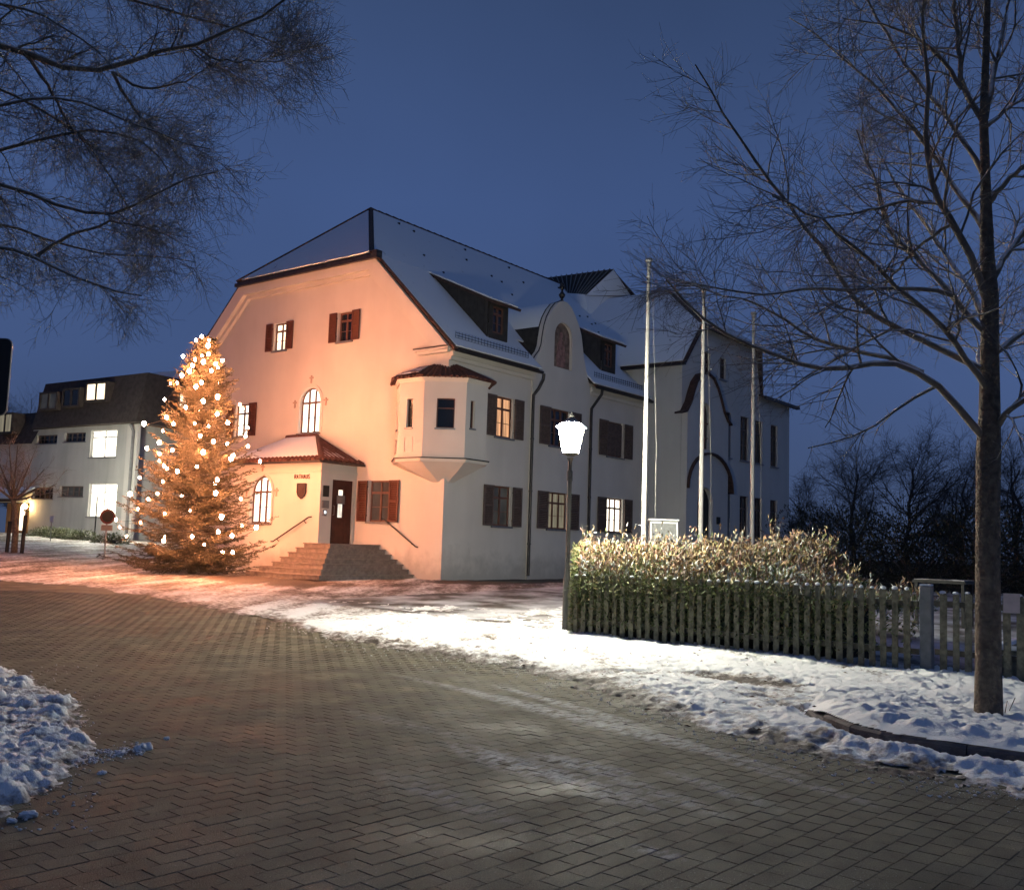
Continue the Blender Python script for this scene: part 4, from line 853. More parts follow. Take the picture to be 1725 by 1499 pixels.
wu = [(13.45, -2.0, 10.85), (16.2, 1.18, 13.3), (16.2, 12, 13.3), (13.45, 12, 10.85)]
sheet('wing_roof_slope', wl, .1, M['tile']); snow_on('wing_roof_snow', wl, (.12, 0, 0, .12))
sheet('wing_roof_slope', wu, .1, M['tile']); snow_on('wing_roof_snow', wu, (.15, .08, 0, -.03))
wh = [(13.45, -2.0, 10.85), (19.2, -2.0, 10.8), (16.2, 1.18, 13.3)]
sheet('wing_roof_hip', wh, .1, M['tile']); snow_on('wing_roof_snow', wh, (.12, .12, .15))
wr_ = [(16.2, 1.18, 13.3), (19.2, -2.0, 10.8), (20.9, -2.0, 9.0), (20.9, 12, 9.0), (16.2, 12, 13.3)]
sheet('wing_roof_slope', [(16.2, 1.18, 13.3), (19.2, -2, 10.8), (19.2, 12, 10.8), (16.2, 12, 13.3)], .1, M['tile']); sheet('wing_roof_slope', [(19.2, -2, 10.8), (19.8, -1.8, 8.8), (19.8, 12, 8.8), (19.2, 12, 10.8)], .1, M['tile'])
sheet('wing_roof_slope', [(19.5, -1.98, 8.72), (23.5, -1.98, 8.66), (22.0, 2, 10.2), (19.5, 2, 10.3)], .1, M['tile'])
gt = MB(); gt.box(11.76, 11.88, -2.0, 1.2, 8.90, 9.0); gt.build('wing_gutter', M['metal'], th_)
MB().box(13.4, 19.25, -2.08, -1.98, 10.72, 10.86).build('wing_gutter', M['metal'], th_); MB().box(19.5, 23.5, -2.08, -1.985, 8.58, 8.72).build('wing_gutter', M['metal'], th_)
# raised ridge roof above the crossing: bare slats on one slope
A_, B_ = (16.2, 4.25, 14.75), (16.2, 8.7, 14.9)
sheet('ridge_roof_slope', [(15.0, 5.0, 13.3), A_, B_, (15.2, 6.8, 13.8)], .08, M['darkwood'])
rs = MB(); p0, p1, p2, p3 = [np.array(q) for q in ((15.0, 5.0, 13.3), (16.2, 4.3, 14.75), (16.2, 8.7, 14.9), (15.2, 6.8, 13.8))]
for i in range(14):
    t = (i+.3)/14; a = p0+(p3-p0)*t; b = p1+(p2-p1)*t; rs.tube([a+(0, 0, .04), b+(0, 0, .04)], .03, 4)
rs.build('standing_seam', M['sgrey'], th_)
sheet('ridge_roof_hip', [(15.0, 5.0, 13.3), (17.3, 3.9, 13.6), A_], .08, M['tile']); MB().prism([(14.96, 4.90, 13.3), (17.22, 3.82, 13.62), (16.14, 4.17, 14.70)], (.05, .06, 0)).build('ridge_roof_snow', M['roofsnow'], th_)
MB().add([(15.2, 7.1, 13.8), (15.0, 4.98, 13.36), (17.3, 3.88, 13.66), (17.3, 3.7, 11.9), (14.9, 4.5, 11.4), (14.6, 7.0, 13.3)], [(0, 1, 4, 5), (1, 2, 3, 4)]).build('ridge_roof_snow', M['roofsnow'], th_)
sheet('ridge_roof_slope', [(17.5, 3.5, 13.45), A_, B_, (17.9, 8.5, 13.3)], .08, M['tile']); snow_on('ridge_roof_snow', [(17.5, 3.5, 13.45), A_, B_, (17.9, 8.5, 13.3)], .08)
# ogee canopy, arched hood and portal on the wing
og = [(11.5, 6.98), (11.95, 7.1), (12.3, 7.5), (12.55, 8.0), (12.8, 8.4), (13.2, 8.75), (13.75, 8.9), (14.3, 8.75), (14.7, 8.4), (15.0, 8.0), (15.3, 7.5), (15.65, 7.15), (16.0, 7.0)]
def strip(pts, y0, y1, th, name, material):
    V = [(x, y0, z) for x, z in pts]+[(x, y1, z) for x, z in pts]+[(x, y0, z-th) for x, z in pts]+[(x, y1, z-th) for x, z in pts]; n = len(pts); Fs = []
    for i in range(n-1): Fs += [(i, i+1, n+i+1, n+i), (2*n+i, 2*n+i+1, 3*n+i+1, 3*n+i), (i, i+1, 2*n+i+1, 2*n+i), (n+i, n+i+1, 3*n+i+1, 3*n+i)]
    return MB().add(V, Fs).build(name, material, th_)
strip(og, -2.08, -1.72, .07, 'ogee_canopy', M['tile'])
hood = [(14.1+2.0*math.cos(a), 4.1+1.5*math.sin(a)) for a in np.linspace(math.pi, 0, 15)]
strip(hood, -2.12, -1.72, .08, 'portal_hood', M['tile'])
body = [(12.1, .2), (12.1, 7.0)]+[(x, z-.08) for x, z in og[2:-1]]+[(15.8, 7.0), (15.8, .2)]
MB2 = lambda u, d, z: (u, -1.98+d, z)
dl = arch(13.05, 14.4, 1.2, 4.15, 12); tw = arch(13.2, 14.15, 5.7, 7.6, 12)
wallface('portal_wall', body, [dl, tw], MB2, M['wall2'], th_, .2, back=.27)
MB().prism([MB2(u, .19, z) for u, z in dl], (0, .03, 0)).build('portal_door', M['blacks'], th_); MB().prism([MB2(u, .19, z) for u, z in tw], (0, .03, 0)).build('pane', M['dglass'], th_)
wb = MB()
for u in (13.5, 13.85): wb.box(u-.02, u+.02, .12, .18, 5.7, 7.5, MB2)
for z in (6.2, 6.8): wb.box(13.2, 14.15, .121, .179, z-.02, z+.02, MB2)
wb.build('glazing_bar', M['frame'], th_)
MB().box(14.75, 15.0, -.06, -.003, 2.7, 3.0, MB2).build('wall_lamp', M['blacks'], th_)
# =================================================================== SCHOOL BUILDING ON THE LEFT
L0 = np.array([9.36, 33.01, 0]); tS = YAW+math.radians(60.5); DS = np.array([math.cos(tS), math.sin(tS), 0]); NS = np.array([math.sin(tS), -math.cos(tS), 0])
sch = thing('school_building', 'grey modern building with dark mansard roof and lit square windows behind the fairy-lit tree', 'building', tuple(L0+[0, 0, 1.2]))
MS = lambda s, d, z: tuple(L0+DS*s+NS*d+np.array([0, 0, z]))
MT = lambda u, d, z: tuple(L0+NS*u+DS*d+np.array([0, 0, z]))
def side(px, py):
    dd_ = ray(px, py); t = ((L0-P)@DS)/(dd_@DS); p = P+t*dd_; return float((p-L0)@NS), float(p[2])
wallface('front_wall', [(0, .5), (16, .5), (16, 7.5), (9.2, 7.5), (9.2, 7.86), (0, 8.02)], [rect(1.3, 3.65, 6.02, 7.68), rect(4.13, 6.12, 7.02, 7.6), rect(6.8, 8.8, 6.96, 7.52), rect(.95, 3.45, 2.45, 4.45), rect(3.98, 6.2, 3.65, 4.3), rect(6.8, 8.8, 3.5, 4.22), rect(8.95, 12.6, 1.3, 3.25)], MS, M['school'], sch, .25)
wallface('side_wall', [(0, .5), (14, .5), (14, 8.0), (0, 8.0)], [], MT, M['school'], sch)
window(sch, MS, 1.3, 3.65, 6.02, 7.68, 2, 'litwhite', 0, transom=.72, depth=.18, rows=1, fmat='white')
window(sch, MS, .95, 3.45, 2.45, 4.45, 2, 'litwhite', 0, transom=.72, depth=.18, rows=1, fmat='white')
for r_ in ((4.13, 6.12, 7.02, 7.6), (6.8, 8.8, 6.96, 7.52), (3.98, 6.2, 3.65, 4.3), (6.8, 8.8, 3.5, 4.22)): window(sch, MS, *r_, 4, 'litfaint' if r_[0] < 4.1 else 'dglass', 0, transom=.9, depth=.18, rows=1, fmat='sfade')
ms = MB(); q = [MS(-1.0, -.6, 8.0), MS(8.7, -.5, 7.88), MS(8.5, .1, 10.8), MS(-.9, .1, 11.0)]; ms.add(q, [(0, 1, 2, 3)]); ms.add([MS(-1.0, -.6, 8.0), MS(-.9, .1, 11.0), MS(-.9, 14, 10.9), MS(-1.0, 14, 8)], [(0, 1, 2, 3)])
ms.add([MS(-.9, .1, 11.0), MS(8.5, .1, 10.8), MS(8.5, 14, 10.8), MS(-.9, 14, 11)], [(0, 1, 2, 3)]); ms.add([MS(8.7, -.5, 7.88), MS(8.5, .1, 10.8), MS(8.5, 14, 10.8), MS(8.7, 14, 7.9)], [(0, 1, 2, 3)]); ms.add([MS(-1.0, -.6, 8.0), MS(8.7, -.5, 7.88), MS(8.7, 0, 7.88), MS(-1.0, 0, 8.0)], [(0, 1, 2, 3)])
ms.add([MT(0, 0, 8.0), MT(14, 0, 8), MT(14, -1.0, 8.0), MT(-.6, -1.0, 8.0)], [(0, 1, 2, 3)])
ms.build('mansard_roof', M['mansard'], sch)
ms = MB(); ms.add([MS(8.7, -.4, 6.95), MS(17, -.4, 6.95), MS(17, .6, 9.0), MS(8.6, .6, 9.1)], [(0, 1, 2, 3)]); ms.add([MS(8.6, .6, 9.1), MS(17, .6, 9.0), MS(17, 8, 9.4), MS(8.6, 8, 9.4)], [(0, 1, 2, 3)]); ms.build('lower_roof', M['mansard'], sch)
MB().add([MS(-.6, .5, 11.02), MS(3.5, .5, 11.0), MS(3.2, 4, 11.9), MS(-.2, 4, 11.9)], [(0, 1, 2, 3)]).add([MS(-.6, .5, 11.02), MS(-.2, 4, 11.9), MS(-.5, 12, 11.9), MS(-.8, 12, 11)], [(0, 1, 2, 3)]).build('roof_snow', M['roofsnow'], sch)
def mansard_box(s0, s1, z0, z1, glass, n):
    f = MB(); y0 = -.62; f.box(s0-.12, s1+.12, y0, .3, z0-.12, z0, MS); f.box(s0-.12, s1+.12, y0, .3, z1, z1+.12, MS); f.box(s0-.12, s0, y0, .3, z0, z1, MS); f.box(s1, s1+.12, y0, .3, z0, z1, MS)
    k = (s1-s0)/n
    for i in range(1, n): f.box(s0+k*i-.07, s0+k*i+.07, y0+.02, .3, z0, z1, MS)
    fo = f.build('window_frame', M['mansard'], sch)
    for i in range(n): MB().box(s0+k*i+(.07 if i else 0), s0+k*(i+1)-(.07 if i < n-1 else 0), y0+.06, y0+.08, z0, z1, MS).build('pane', M[glass], fo)
mansard_box(1.9, 3.55, 9.45, 10.4, 'litwarm', 2); mansard_box(4.3, 5.7, 9.2, 10.15, 'dglass', 2); mansard_box(6.4, 7.9, 9.1, 10.0, 'litfaint', 2); mansard_box(10.65, 12.0, 7.75, 8.85, 'litdim', 2)
def side_win(x0, x1, y0, y1, glass):
    u0, z1 = side(x0, y0); u1, z0 = side(x1, y1); mp = lambda u, d, z: MT(u, -1.06+d, z)
    f = MB(); f.box(u0-.1, u1+.1, -.05, .1, z0-.1, z0, mp); f.box(u0-.1, u1+.1, -.05, .1, z1, z1+.1, mp); f.box(u0-.1, u0, -.05, .1, z0, z1, mp); f.box(u1, u1+.1, -.05, .1, z0, z1, mp); f.box((u0+u1)/2-.05, (u0+u1)/2+.05, -.045, .1, z0, z1, mp)
    fo = f.build('window_frame', M['mansard'], sch); MB().box(u0, (u0+u1)/2-.05, -.0, .02, z0, z1, mp).build('pane', M[glass], fo); MB().box((u0+u1)/2+.05, u1, -.0, .02, z0, z1, mp).build('pane', M[glass], fo)
side_win(283, 305, 658, 694, 'litwarm'); side_win(307, 326, 666, 696, 'litwarm')
pp = MB(); pp.tube([MS(-.25, -.35, 7.9), MS(-.25, -.12, 7.5), MS(-.25, -.12, 1.0)], .09, 8); pp.build('downpipe', M['zinc'], sch, True)
MB().box(-.5, -.05, -.03, .2, 1.0, 7.95, MS).box(.0, .4, -.03, .02, 1.0, 7.9, MS).build('corner_pilaster', M['wall2'], sch)
# lit entrance recess
en = MB(); en.box(8.96, 12.59, .9, .95, 1.3, 3.24, MS); en.build('entrance_wall', mat('orange_lit_entrance_wall', (.45, .28, .14), .8, .1, 3, .1), sch)  # orange lamplight of the recess is put into the wall colour
ef = MB().box(10.5, 11.1, .82, .89, 1.35, 3.1, MS).build('entrance_door', M['frame'], sch); MB().box(10.55, 11.05, .80, .815, 1.5, 3.05, MS).build('pane', M['litwarm'], ef)
ef = MB().box(9.4, 9.9, .82, .89, 1.9, 3.1, MS).build('window_frame', M['frame'], sch); MB().box(9.45, 9.85, .80, .815, 2.0, 3.05, MS).build('pane', M['litwarm'], ef)
el = MB().lathe(MS(8.95, -.35, 2.75), [(.03, -.05), (.05, .12)], 8).build('entrance_lamp', M['iron'], sch); me = icosphere(.17, 2); me.materials.append(M['litentr']); link_copy(me, 'lamp_globe', MS(8.95, -.35, 3.0), el)
MB().tube([MS(8.95, 0, 2.72), MS(8.95, -.35, 2.72)], .025, 6).build('bracket', M['iron'], el)
cp = [MS(8.3, -1.6, 3.35), MS(14, -1.6, 3.35), MS(14, .0, 4.2), MS(8.3, .0, 4.2)]
sheet('canopy', cp, .12, M['tile'], sch); snow_on('canopy_snow', cp, .1, .02, .08, M['roofsnow'], sch)
for s in (8.5, 12.8): MB().box(s-.07, s+.07, -1.5, -1.36, .8, 3.25, MS).build('canopy_post', M['frame'], sch)
# barrier before the entrance
def fence_bar(s0, s1, lab):
    q = MS((s0+s1)/2, -5, 0); z = float(gz(q[0], q[1])); t = thing('barrier', lab, 'barrier', (q[0], q[1], z), group='white railings before the entrance')
    for s in (s0, s1): MB().box(s-.045, s+.045, -5.05, -4.95, z-.05, z+1.0, MS).build('post', M['white'], t)
    MB().box(s0+.05, s1-.05, -5.035, -4.965, z+.93, z+1.02, MS).build('rail', M['white'], t); MB().box(s0+.05, s1-.05, -5.035, -4.965, z+.10, z+.16, MS).build('rail', M['white'], t)
    mb = MB(); mb.prism([MS(s0+.05, -5.03, z+.2), MS(s0+.05, -5.03, z+.28), MS(s1-.05, -5.03, z+.88), MS(s1-.05, -5.03, z+.80)], tuple(NS*.05)); mb.build('brace', M['white'], t)
fence_bar(7.8, 9.3, 'white wooden railing with diagonal brace right of the small tree'); fence_bar(9.6, 11.6, 'white wooden railing with diagonal brace left behind the small staked tree')
# globe lamp in front of the lit ground floor window
q = at(159, 905, 52); gl = thing('post_lamp', 'thin lamp post with glowing white globe before the lit ground floor window', 'lamp', (q[0], q[1], float(gz(q[0], q[1]))))
zb = float(gz(q[0], q[1])); qt = at(163, 830, 52)
MB().lathe((q[0], q[1], zb-.1), [(.07, 0), (.07, .5), (.035, .55), (.03, qt[2]-zb-.12)], 8).build('pole', M['iron'], gl)
me = icosphere(.26, 2); me.materials.append(M['litlamp']); me.polygons.foreach_set('use_smooth', np.ones(len(me.polygons), bool)); link_copy(me, 'globe', (q[0], q[1], qt[2]+.12), gl)
MB().lathe((q[0], q[1], qt[2]-.2), [(.05, 0), (.12, .08)], 8).build('collar', M['iron'], gl)
# round sign and plate
q = at(176, 932, 36); zb = float(gz(q[0], q[1])); sg = thing('traffic_sign', 'round red traffic sign with small plate on a thin post left of the fairy-lit tree', 'sign', (q[0], q[1], zb))
MB().tube([(q[0], q[1], zb-.1), (q[0], q[1], 2.42)], .03, 8).build('post', M['zinc'], sg)
dirv = np.array([P[0]-q[0]+8, P[1]-q[1]-14, 0]); dirv /= np.linalg.norm(dirv); tv = np.array([-dirv[1], dirv[0], 0])
ctr = np.array([q[0], q[1], 2.12])+dirv*.05
disc = lambda r, off, th_d, nm, m__, par: MB().prism([tuple(ctr+dirv*off+tv*r*math.cos(a)+np.array([0, 0, r*math.sin(a)])) for a in np.linspace(0, 2*math.pi, 25)[:-1]], tuple(dirv*th_d)).build(nm, m__, par)
d_ = disc(.27, 0, .012, 'disc', M['sred'], sg); disc(.20, .013, .003, 'disc_field', M['blacks'], d_)
pc = np.array([q[0], q[1], 1.72])+dirv*.05; MB().prism([tuple(pc+tv*a+np.array([0, 0, b])) for a, b in ((-.2, -.1), (.2, -.1), (.2, .1), (-.2, .1))], tuple(dirv*.012)).build('plate', M['sgrey'], sg)
# small white notice before the shrubs
q = at(86, 895, 48); zb = float(gz(q[0], q[1])); sn = thing('garden_sign', 'tiny white sign on a thin stake in front of the grey building', 'sign', (q[0], q[1], zb))
MB().tube([(q[0], q[1], zb-.1), (q[0], q[1], at(86, 878, 48)[2])], .02, 6).build('stake', M['zinc'], sn); a_, b_ = at(80, 879, 48), at(92, 869, 48); MB().box(q[0]-.02, q[0]+.02, q[1]-.17, q[1]+.17, a_[2], b_[2]).build('panel', M['white'], sn)
# big board at the left frame edge
q = at(-16, 900, 14); zb = float(gz(q[0], q[1])); bd = thing('sign_board', 'large dark rounded sign board with pale rim, cut by the left frame edge', 'sign', (q[0], q[1], zb))
Rv = np.array([r2[0], r2[1], 0]); Rv /= np.linalg.norm(Rv); Fv = np.array([FH[0], FH[1], 0])
c0 = at(-42, 633, 14); hw, hh, rr = .475, .54, .09
def rrect(hw, hh, r, off): return [tuple(c0+Rv*(sx*(hw-r)+r*math.cos(a))+np.array([0, 0, sz*(hh-r)+r*math.sin(a)])+Fv*off) for sx, sz, a0_ in ((1, 1, 0), (-1, 1, 90), (-1, -1, 180), (1, -1, 270)) for a in np.radians(np.linspace(a0_, a0_+90, 6))]
pn = MB().prism(rrect(hw, hh, rr, 0), tuple(Fv*.03)).build('panel', M['blacks'], bd)
MB().tube(rrect(hw, hh, rr, .015)+[rrect(hw, hh, rr, .015)[0]], .014, 6).build('rim', M['zinc'], pn)
for o_ in (-.25, .33): p_ = c0+Rv*o_+Fv*.06; MB().tube([(p_[0], p_[1], zb-.1), (p_[0], p_[1], c0[2]+.4)], .03, 8).build('post', M['zinc'], bd)
# =================================================================== VEGETATION TOOLS
def tubes(PT, RD, n=3):
    """many polylines (N,K,3) with radii (N,K) -> vertices and quads"""
    Nn, K, _ = PT.shape; T = np.empty_like(PT); T[:, 1:-1] = PT[:, 2:]-PT[:, :-2]; T[:, 0] = PT[:, 1]-PT[:, 0]; T[:, -1] = PT[:, -1]-PT[:, -2]
    T /= np.linalg.norm(T, axis=2, keepdims=True)+1e-9; up = np.where(np.abs(T[..., 2:3]) < .9, np.array([0, 0, 1.]), np.array([1., 0, 0])); A = np.cross(T, up); A /= np.linalg.norm(A, axis=2, keepdims=True)+1e-9; B = np.cross(A, T)
    ang = np.arange(n)*2*math.pi/n; V = PT[:, :, None]+RD[:, :, None, None]*(np.cos(ang)[:, None]*A[:, :, None]+np.sin(ang)[:, None]*B[:, :, None])
    b = (np.arange(Nn)*K*n)[:, None, None]; i = np.arange(K-1)[None, :, None]*n; k = np.arange(n)[None, None]; k2 = (k+1) % n
    Fq = np.stack([b+i+k, b+i+k2, b+i+n+k2, b+i+n+k], -1).reshape(-1, 4); return V.reshape(-1, 3), Fq
def merge(parts):
    V = []; Fq = []; o = 0
    for v, f in parts: V.append(v); Fq.append(f+o); o += len(v)
    return np.concatenate(V), np.concatenate(Fq)
def grow(PT, RD, nchild, l0, l1, ang, trop, K=5, wig=.25, rf=.55, rmin=.002, tmin=.15, seed=0, taper_len=.6, tmax=1.0):
    r = np.random.default_rng(seed); Nn, Kp, _ = PT.shape; idx = np.repeat(np.arange(Nn), nchild); t = r.uniform(tmin, tmax, len(idx)); u = t*(Kp-1); i = np.clip(np.floor(u).astype(int), 0, Kp-2); f = (u-i)[:, None]
    p = PT[idx, i]*(1-f)+PT[idx, i+1]*f; T = PT[idx, i+1]-PT[idx, i]; T /= np.linalg.norm(T, axis=1, keepdims=True)+1e-9
    rad = RD[idx, i]*(1-f[:, 0])+RD[idx, i+1]*f[:, 0]; q = r.normal(size=T.shape); q -= (q*T).sum(1, keepdims=True)*T; q /= np.linalg.norm(q, axis=1, keepdims=True)
    a = np.radians(ang)*r.uniform(.6, 1.3, len(idx))[:, None]; d = np.cos(a)*T+np.sin(a)*q; L = r.uniform(l0, l1, len(idx))*(1-taper_len*t); pts = [p]; dd_ = d
    for k in range(1, K):
        dd_ = dd_+np.array(trop)*.3+r.normal(size=d.shape)*wig*.5; dd_ /= np.linalg.norm(dd_, axis=1, keepdims=True); pts.append(pts[-1]+dd_*(L/(K-1))[:, None])
    C = np.stack(pts, 1); r0 = np.maximum(rad*rf, rmin); R_ = r0[:, None]*np.linspace(1, .35, K)[None]; return C, np.maximum(R_, rmin*.6)
def resample(pts, K):
    pts = np.array(pts, float); s = np.concatenate([[0], np.cumsum(np.linalg.norm(np.diff(pts, axis=0), axis=1))]); q = np.linspace(0, s[-1], K); return np.stack([np.interp(q, s, pts[:, k]) for k in range(pts.shape[1])], 1)
def smooth_limb(pts, K=14):
    p = resample(pts, K)
    for _ in range(1): p[1:-1] = (p[:-2]+2*p[1:-1]+p[2:])/4
    return p
# =================================================================== BARE TREE ON THE RIGHT
D1 = 9.5
q = gp(1665, 1212); rt = thing('bare_tree', 'tall bare tree with snow on its limbs in front of the picket fence', 'tree', tuple(q))
tr_px = [(1665, 1222, .158), (1665, 1190, .148), (1665, 1130, .138), (1664, 1000, .130), (1664, 870, .126), (1665, 760, .128), (1667, 700, .112), (1667, 600, .098), (1668, 500, .088), (1663, 430, .075), (1660, 300, .052), (1657, 200, .045), (1662, 60, .036), (1666, -120, .028), (1668, -330, .012)]
MB().tube([at(a, b, D1) for a, b, _ in tr_px], [c*.88 for _, _, c in tr_px], 14).build('trunk', M['bark'], rt, True)
limbs = [([(1665, 745), (1645, 725), (1600, 665), (1555, 628), (1500, 602), (1445, 618), (1380, 625), (1320, 605), (1260, 580), (1195, 548), (1150, 505), (1120, 470)], .040, -.8),
 ([(1555, 628), (1490, 600), (1420, 590), (1370, 570), (1310, 530), (1260, 505), (1200, 495), (1140, 470)], .026, .9),
 ([(1650, 620), (1595, 597), (1540, 560), (1480, 545), (1430, 500), (1400, 440), (1370, 395), (1330, 350), (1290, 300), (1250, 240), (1200, 160), (1170, 110)], .034, .3),
 ([(1610, 500), (1580, 488), (1540, 484), (1480, 486), (1400, 490), (1350, 488), (1290, 500), (1180, 480), (1110, 465)], .024, -.6),
 ([(1660, 560), (1620, 520), (1580, 470), (1540, 430), (1500, 400), (1485, 350), (1470, 290), (1440, 220)], .034, .9),
 ([(1660, 500), (1640, 440), (1600, 370), (1570, 330), (1560, 250), (1565, 130), (1555, 60), (1560, -60)], .040, -.5),
 ([(1570, 340), (1530, 338), (1480, 350), (1430, 362), (1370, 370), (1320, 400)], .020, .5),
 ([(1657, 205), (1640, 180), (1620, 150), (1615, 60), (1605, -20), (1600, -120)], .032, .4),
 ([(1620, 150), (1590, 100), (1540, 60), (1480, 40), (1420, 30)], .022, -.5),
 ([(1667, 480), (1700, 420), (1740, 370), (1810, 310)], .036, .5), ([(1663, 345), (1700, 300), (1760, 260), (1840, 210)], .028, -.5), ([(1660, 215), (1700, 180), (1760, 150)], .025, .4),
 ([(1675, 725), (1700, 690), (1760, 655), (1840, 600)], .034, -.8), ([(1668, 600), (1720, 560), (1800, 520), (1880, 500)], .034, .9), ([(1668, 640), (1640, 600), (1690, 540), (1700, 480)], .020, 2.0),
 ([(1668, 560), (1640, 500), (1600, 440), (1560, 380), (1500, 300), (1450, 180)], .03, 2.6), ([(1664, 400), (1620, 330), (1560, 240), (1480, 150), (1400, 80), (1330, 30)], .03, 2.4), ([(1666, 660), (1600, 560), (1500, 470), (1400, 380), (1300, 330)], .032, -2.2),
 ([(1660, 200), (1680, 100), (1700, 0), (1700, -100)], .03, .8), ([(1660, 300), (1600, 200), (1530, 120), (1460, 0), (1420, -80)], .028, 1.6), ([(1600, 380), (1540, 420), (1490, 480), (1440, 520)], .018, 1.2)]
allL = []; allR = []
def limb(tree, pxs, r0, dz, D, material='limb'):
    n = len(pxs); P3 = [at(x, y, D+dz*(i/(n-1))**1.2) for i, (x, y) in enumerate(pxs)]; p = smooth_limb(P3, 16); p[1:] += RNG.normal(0, .008, p[1:].shape); rad = r0*np.linspace(1, .22, 16)
    v, f = tubes(p[None], rad[None], 7); from_arrays('limb', v, f, M[material], tree, True); allL.append(p); allR.append(rad)
for L_, r0, dz in limbs: limb(rt, L_, r0, dz, D1)
PT, RD = np.array(allL), np.array(allR)
a1 = grow(PT, RD, 15, .7, 1.7, 48, (0, 0, .10), 7, .28, .5, .005, .18, 1); a2 = grow(*a1, 8, .35, .9, 45, (0, 0, .02), 5, .3, .55, .0028, .1, 2); a3 = grow(*a2, 5, .12, .42, 45, (0, 0, .05), 3, .3, .6, .0017, .1, 3)
v, f = merge([tubes(*a1, 4)]); tag(from_arrays('branches', v, f, M['limb'], rt, True), kind='stuff')
v, f = merge([tubes(*a2, 3), tubes(*a3, 3)]); tag(from_arrays('twigs', v, f, M['twig'], rt), kind='stuff')
mb = MB()
for a, b in (((1690, 1215), (1697, 1180)), ((1693, 1213), (1710, 1175)), ((1688, 1217), (1684, 1190))): mb.tube([gp(*a), at(b[0], b[1], 9.5)], .004, 4)
tag(mb.build('root_shoot', M['twig'], rt), kind='stuff')
# =================================================================== BARE TREE OVERHANGING ON THE LEFT
D2 = 8.4
allL = []; allR = []
q = at(-330, 1180, D2); lt = thing('bare_tree', 'bare tree with dense drooping twigs overhanging the upper left corner', 'tree', (q[0], q[1], float(gz(q[0], q[1]))))
zb = float(gz(q[0], q[1])); MB().tube([(q[0], q[1], zb-.1), (q[0], q[1], 1.2), (q[0]+.03, q[1], 3), (q[0]-.02, q[1]+.05, 5), (q[0], q[1], 7.5), (q[0], q[1], 10)], [.24, .20, .18, .16, .12, .05], 14).build('trunk', M['bark'], lt, True)
LL = [([(-330, 180), (-200, 100), (-60, 62), (0, 75), (60, 92), (110, 118), (160, 125), (200, 115), (250, 90), (290, 74), (330, 78), (370, 65), (410, 45), (450, 20), (495, -8)], .042, -.4),
 ([(-330, 60), (-150, -10), (0, 0), (30, 8), (70, 28), (110, 50), (150, 75), (190, 112)], .024, -.4),
 ([(190, 122), (215, 170), (250, 210), (285, 243), (300, 262), (310, 300)], .016, .2), ([(40, 90), (80, 140), (110, 200), (140, 240), (190, 262)], .018, .6),
 ([(-330, 330), (-160, 290), (-60, 268), (0, 256), (60, 235), (130, 222), (190, 218), (230, 226), (270, 252), (292, 300)], .026, .4),
 ([(-330, 330), (-180, 270), (-60, 290), (0, 310), (60, 330), (120, 350), (185, 374), (230, 345), (270, 320), (310, 302), (370, 288)], .028, .1),
 ([(-330, 470), (-160, 440), (-60, 418), (0, 416), (30, 413), (60, 432), (82, 446), (150, 480), (240, 500)], .030, -.2),
 ([(60, 432), (100, 402), (140, 390), (185, 373), (240, 380), (300, 405)], .018, .2), ([(190, 122), (230, 148), (270, 146), (310, 140), (350, 115), (382, 98)], .014, .2),
 ([(330, 78), (350, 95), (390, 102), (440, 106), (500, 98)], .012, -.2), ([(300, 75), (312, 40), (322, 8), (330, -30)], .012, .3),
 ([(-330, 100), (-150, 100), (0, 150), (60, 180), (130, 215), (180, 290), (230, 370)], .022, .9), ([(-330, 250), (-200, 200), (-40, 190), (60, 160), (150, 170), (230, 215), (300, 240), (350, 250)], .022, -.9),
 ([(-330, 60), (-100, -40), (80, -50), (220, 0), (330, 30), (430, 60), (480, 80)], .026, .8), ([(-330, -50), (-100, -120), (100, -100), (300, -60), (460, -40)], .03, -.5), ([(-330, 420), (-150, 400), (-20, 370), (80, 400), (160, 430), (260, 430), (330, 440)], .02, 1.0)]
for L_, r0, dz in LL: limb(lt, L_, r0, dz, D2)
PT, RD = np.array(allL), np.array(allR)
b1 = grow(PT, RD, 21, .42, 1.0, 50, (.0, .0, -.16), 7, .34, .42, .0035, .34, 11, .45); b2 = grow(*b1, 9, .22, .62, 48, (0, 0, -.1), 5, .4, .5, .0020, .1, 12, .4); b3 = grow(*b2, 7, .08, .26, 50, (0, 0, -.05), 3, .4, .6, .0014, .1, 13, .3)
v, f = tubes(*b1, 3); tag(from_arrays('branches', v, f, M['limb'], lt, True), kind='stuff'); v, f = merge([tubes(*b2, 3), tubes(*b3, 3)]); tag(from_arrays('twigs', v, f, M['twig'], lt), kind='stuff')
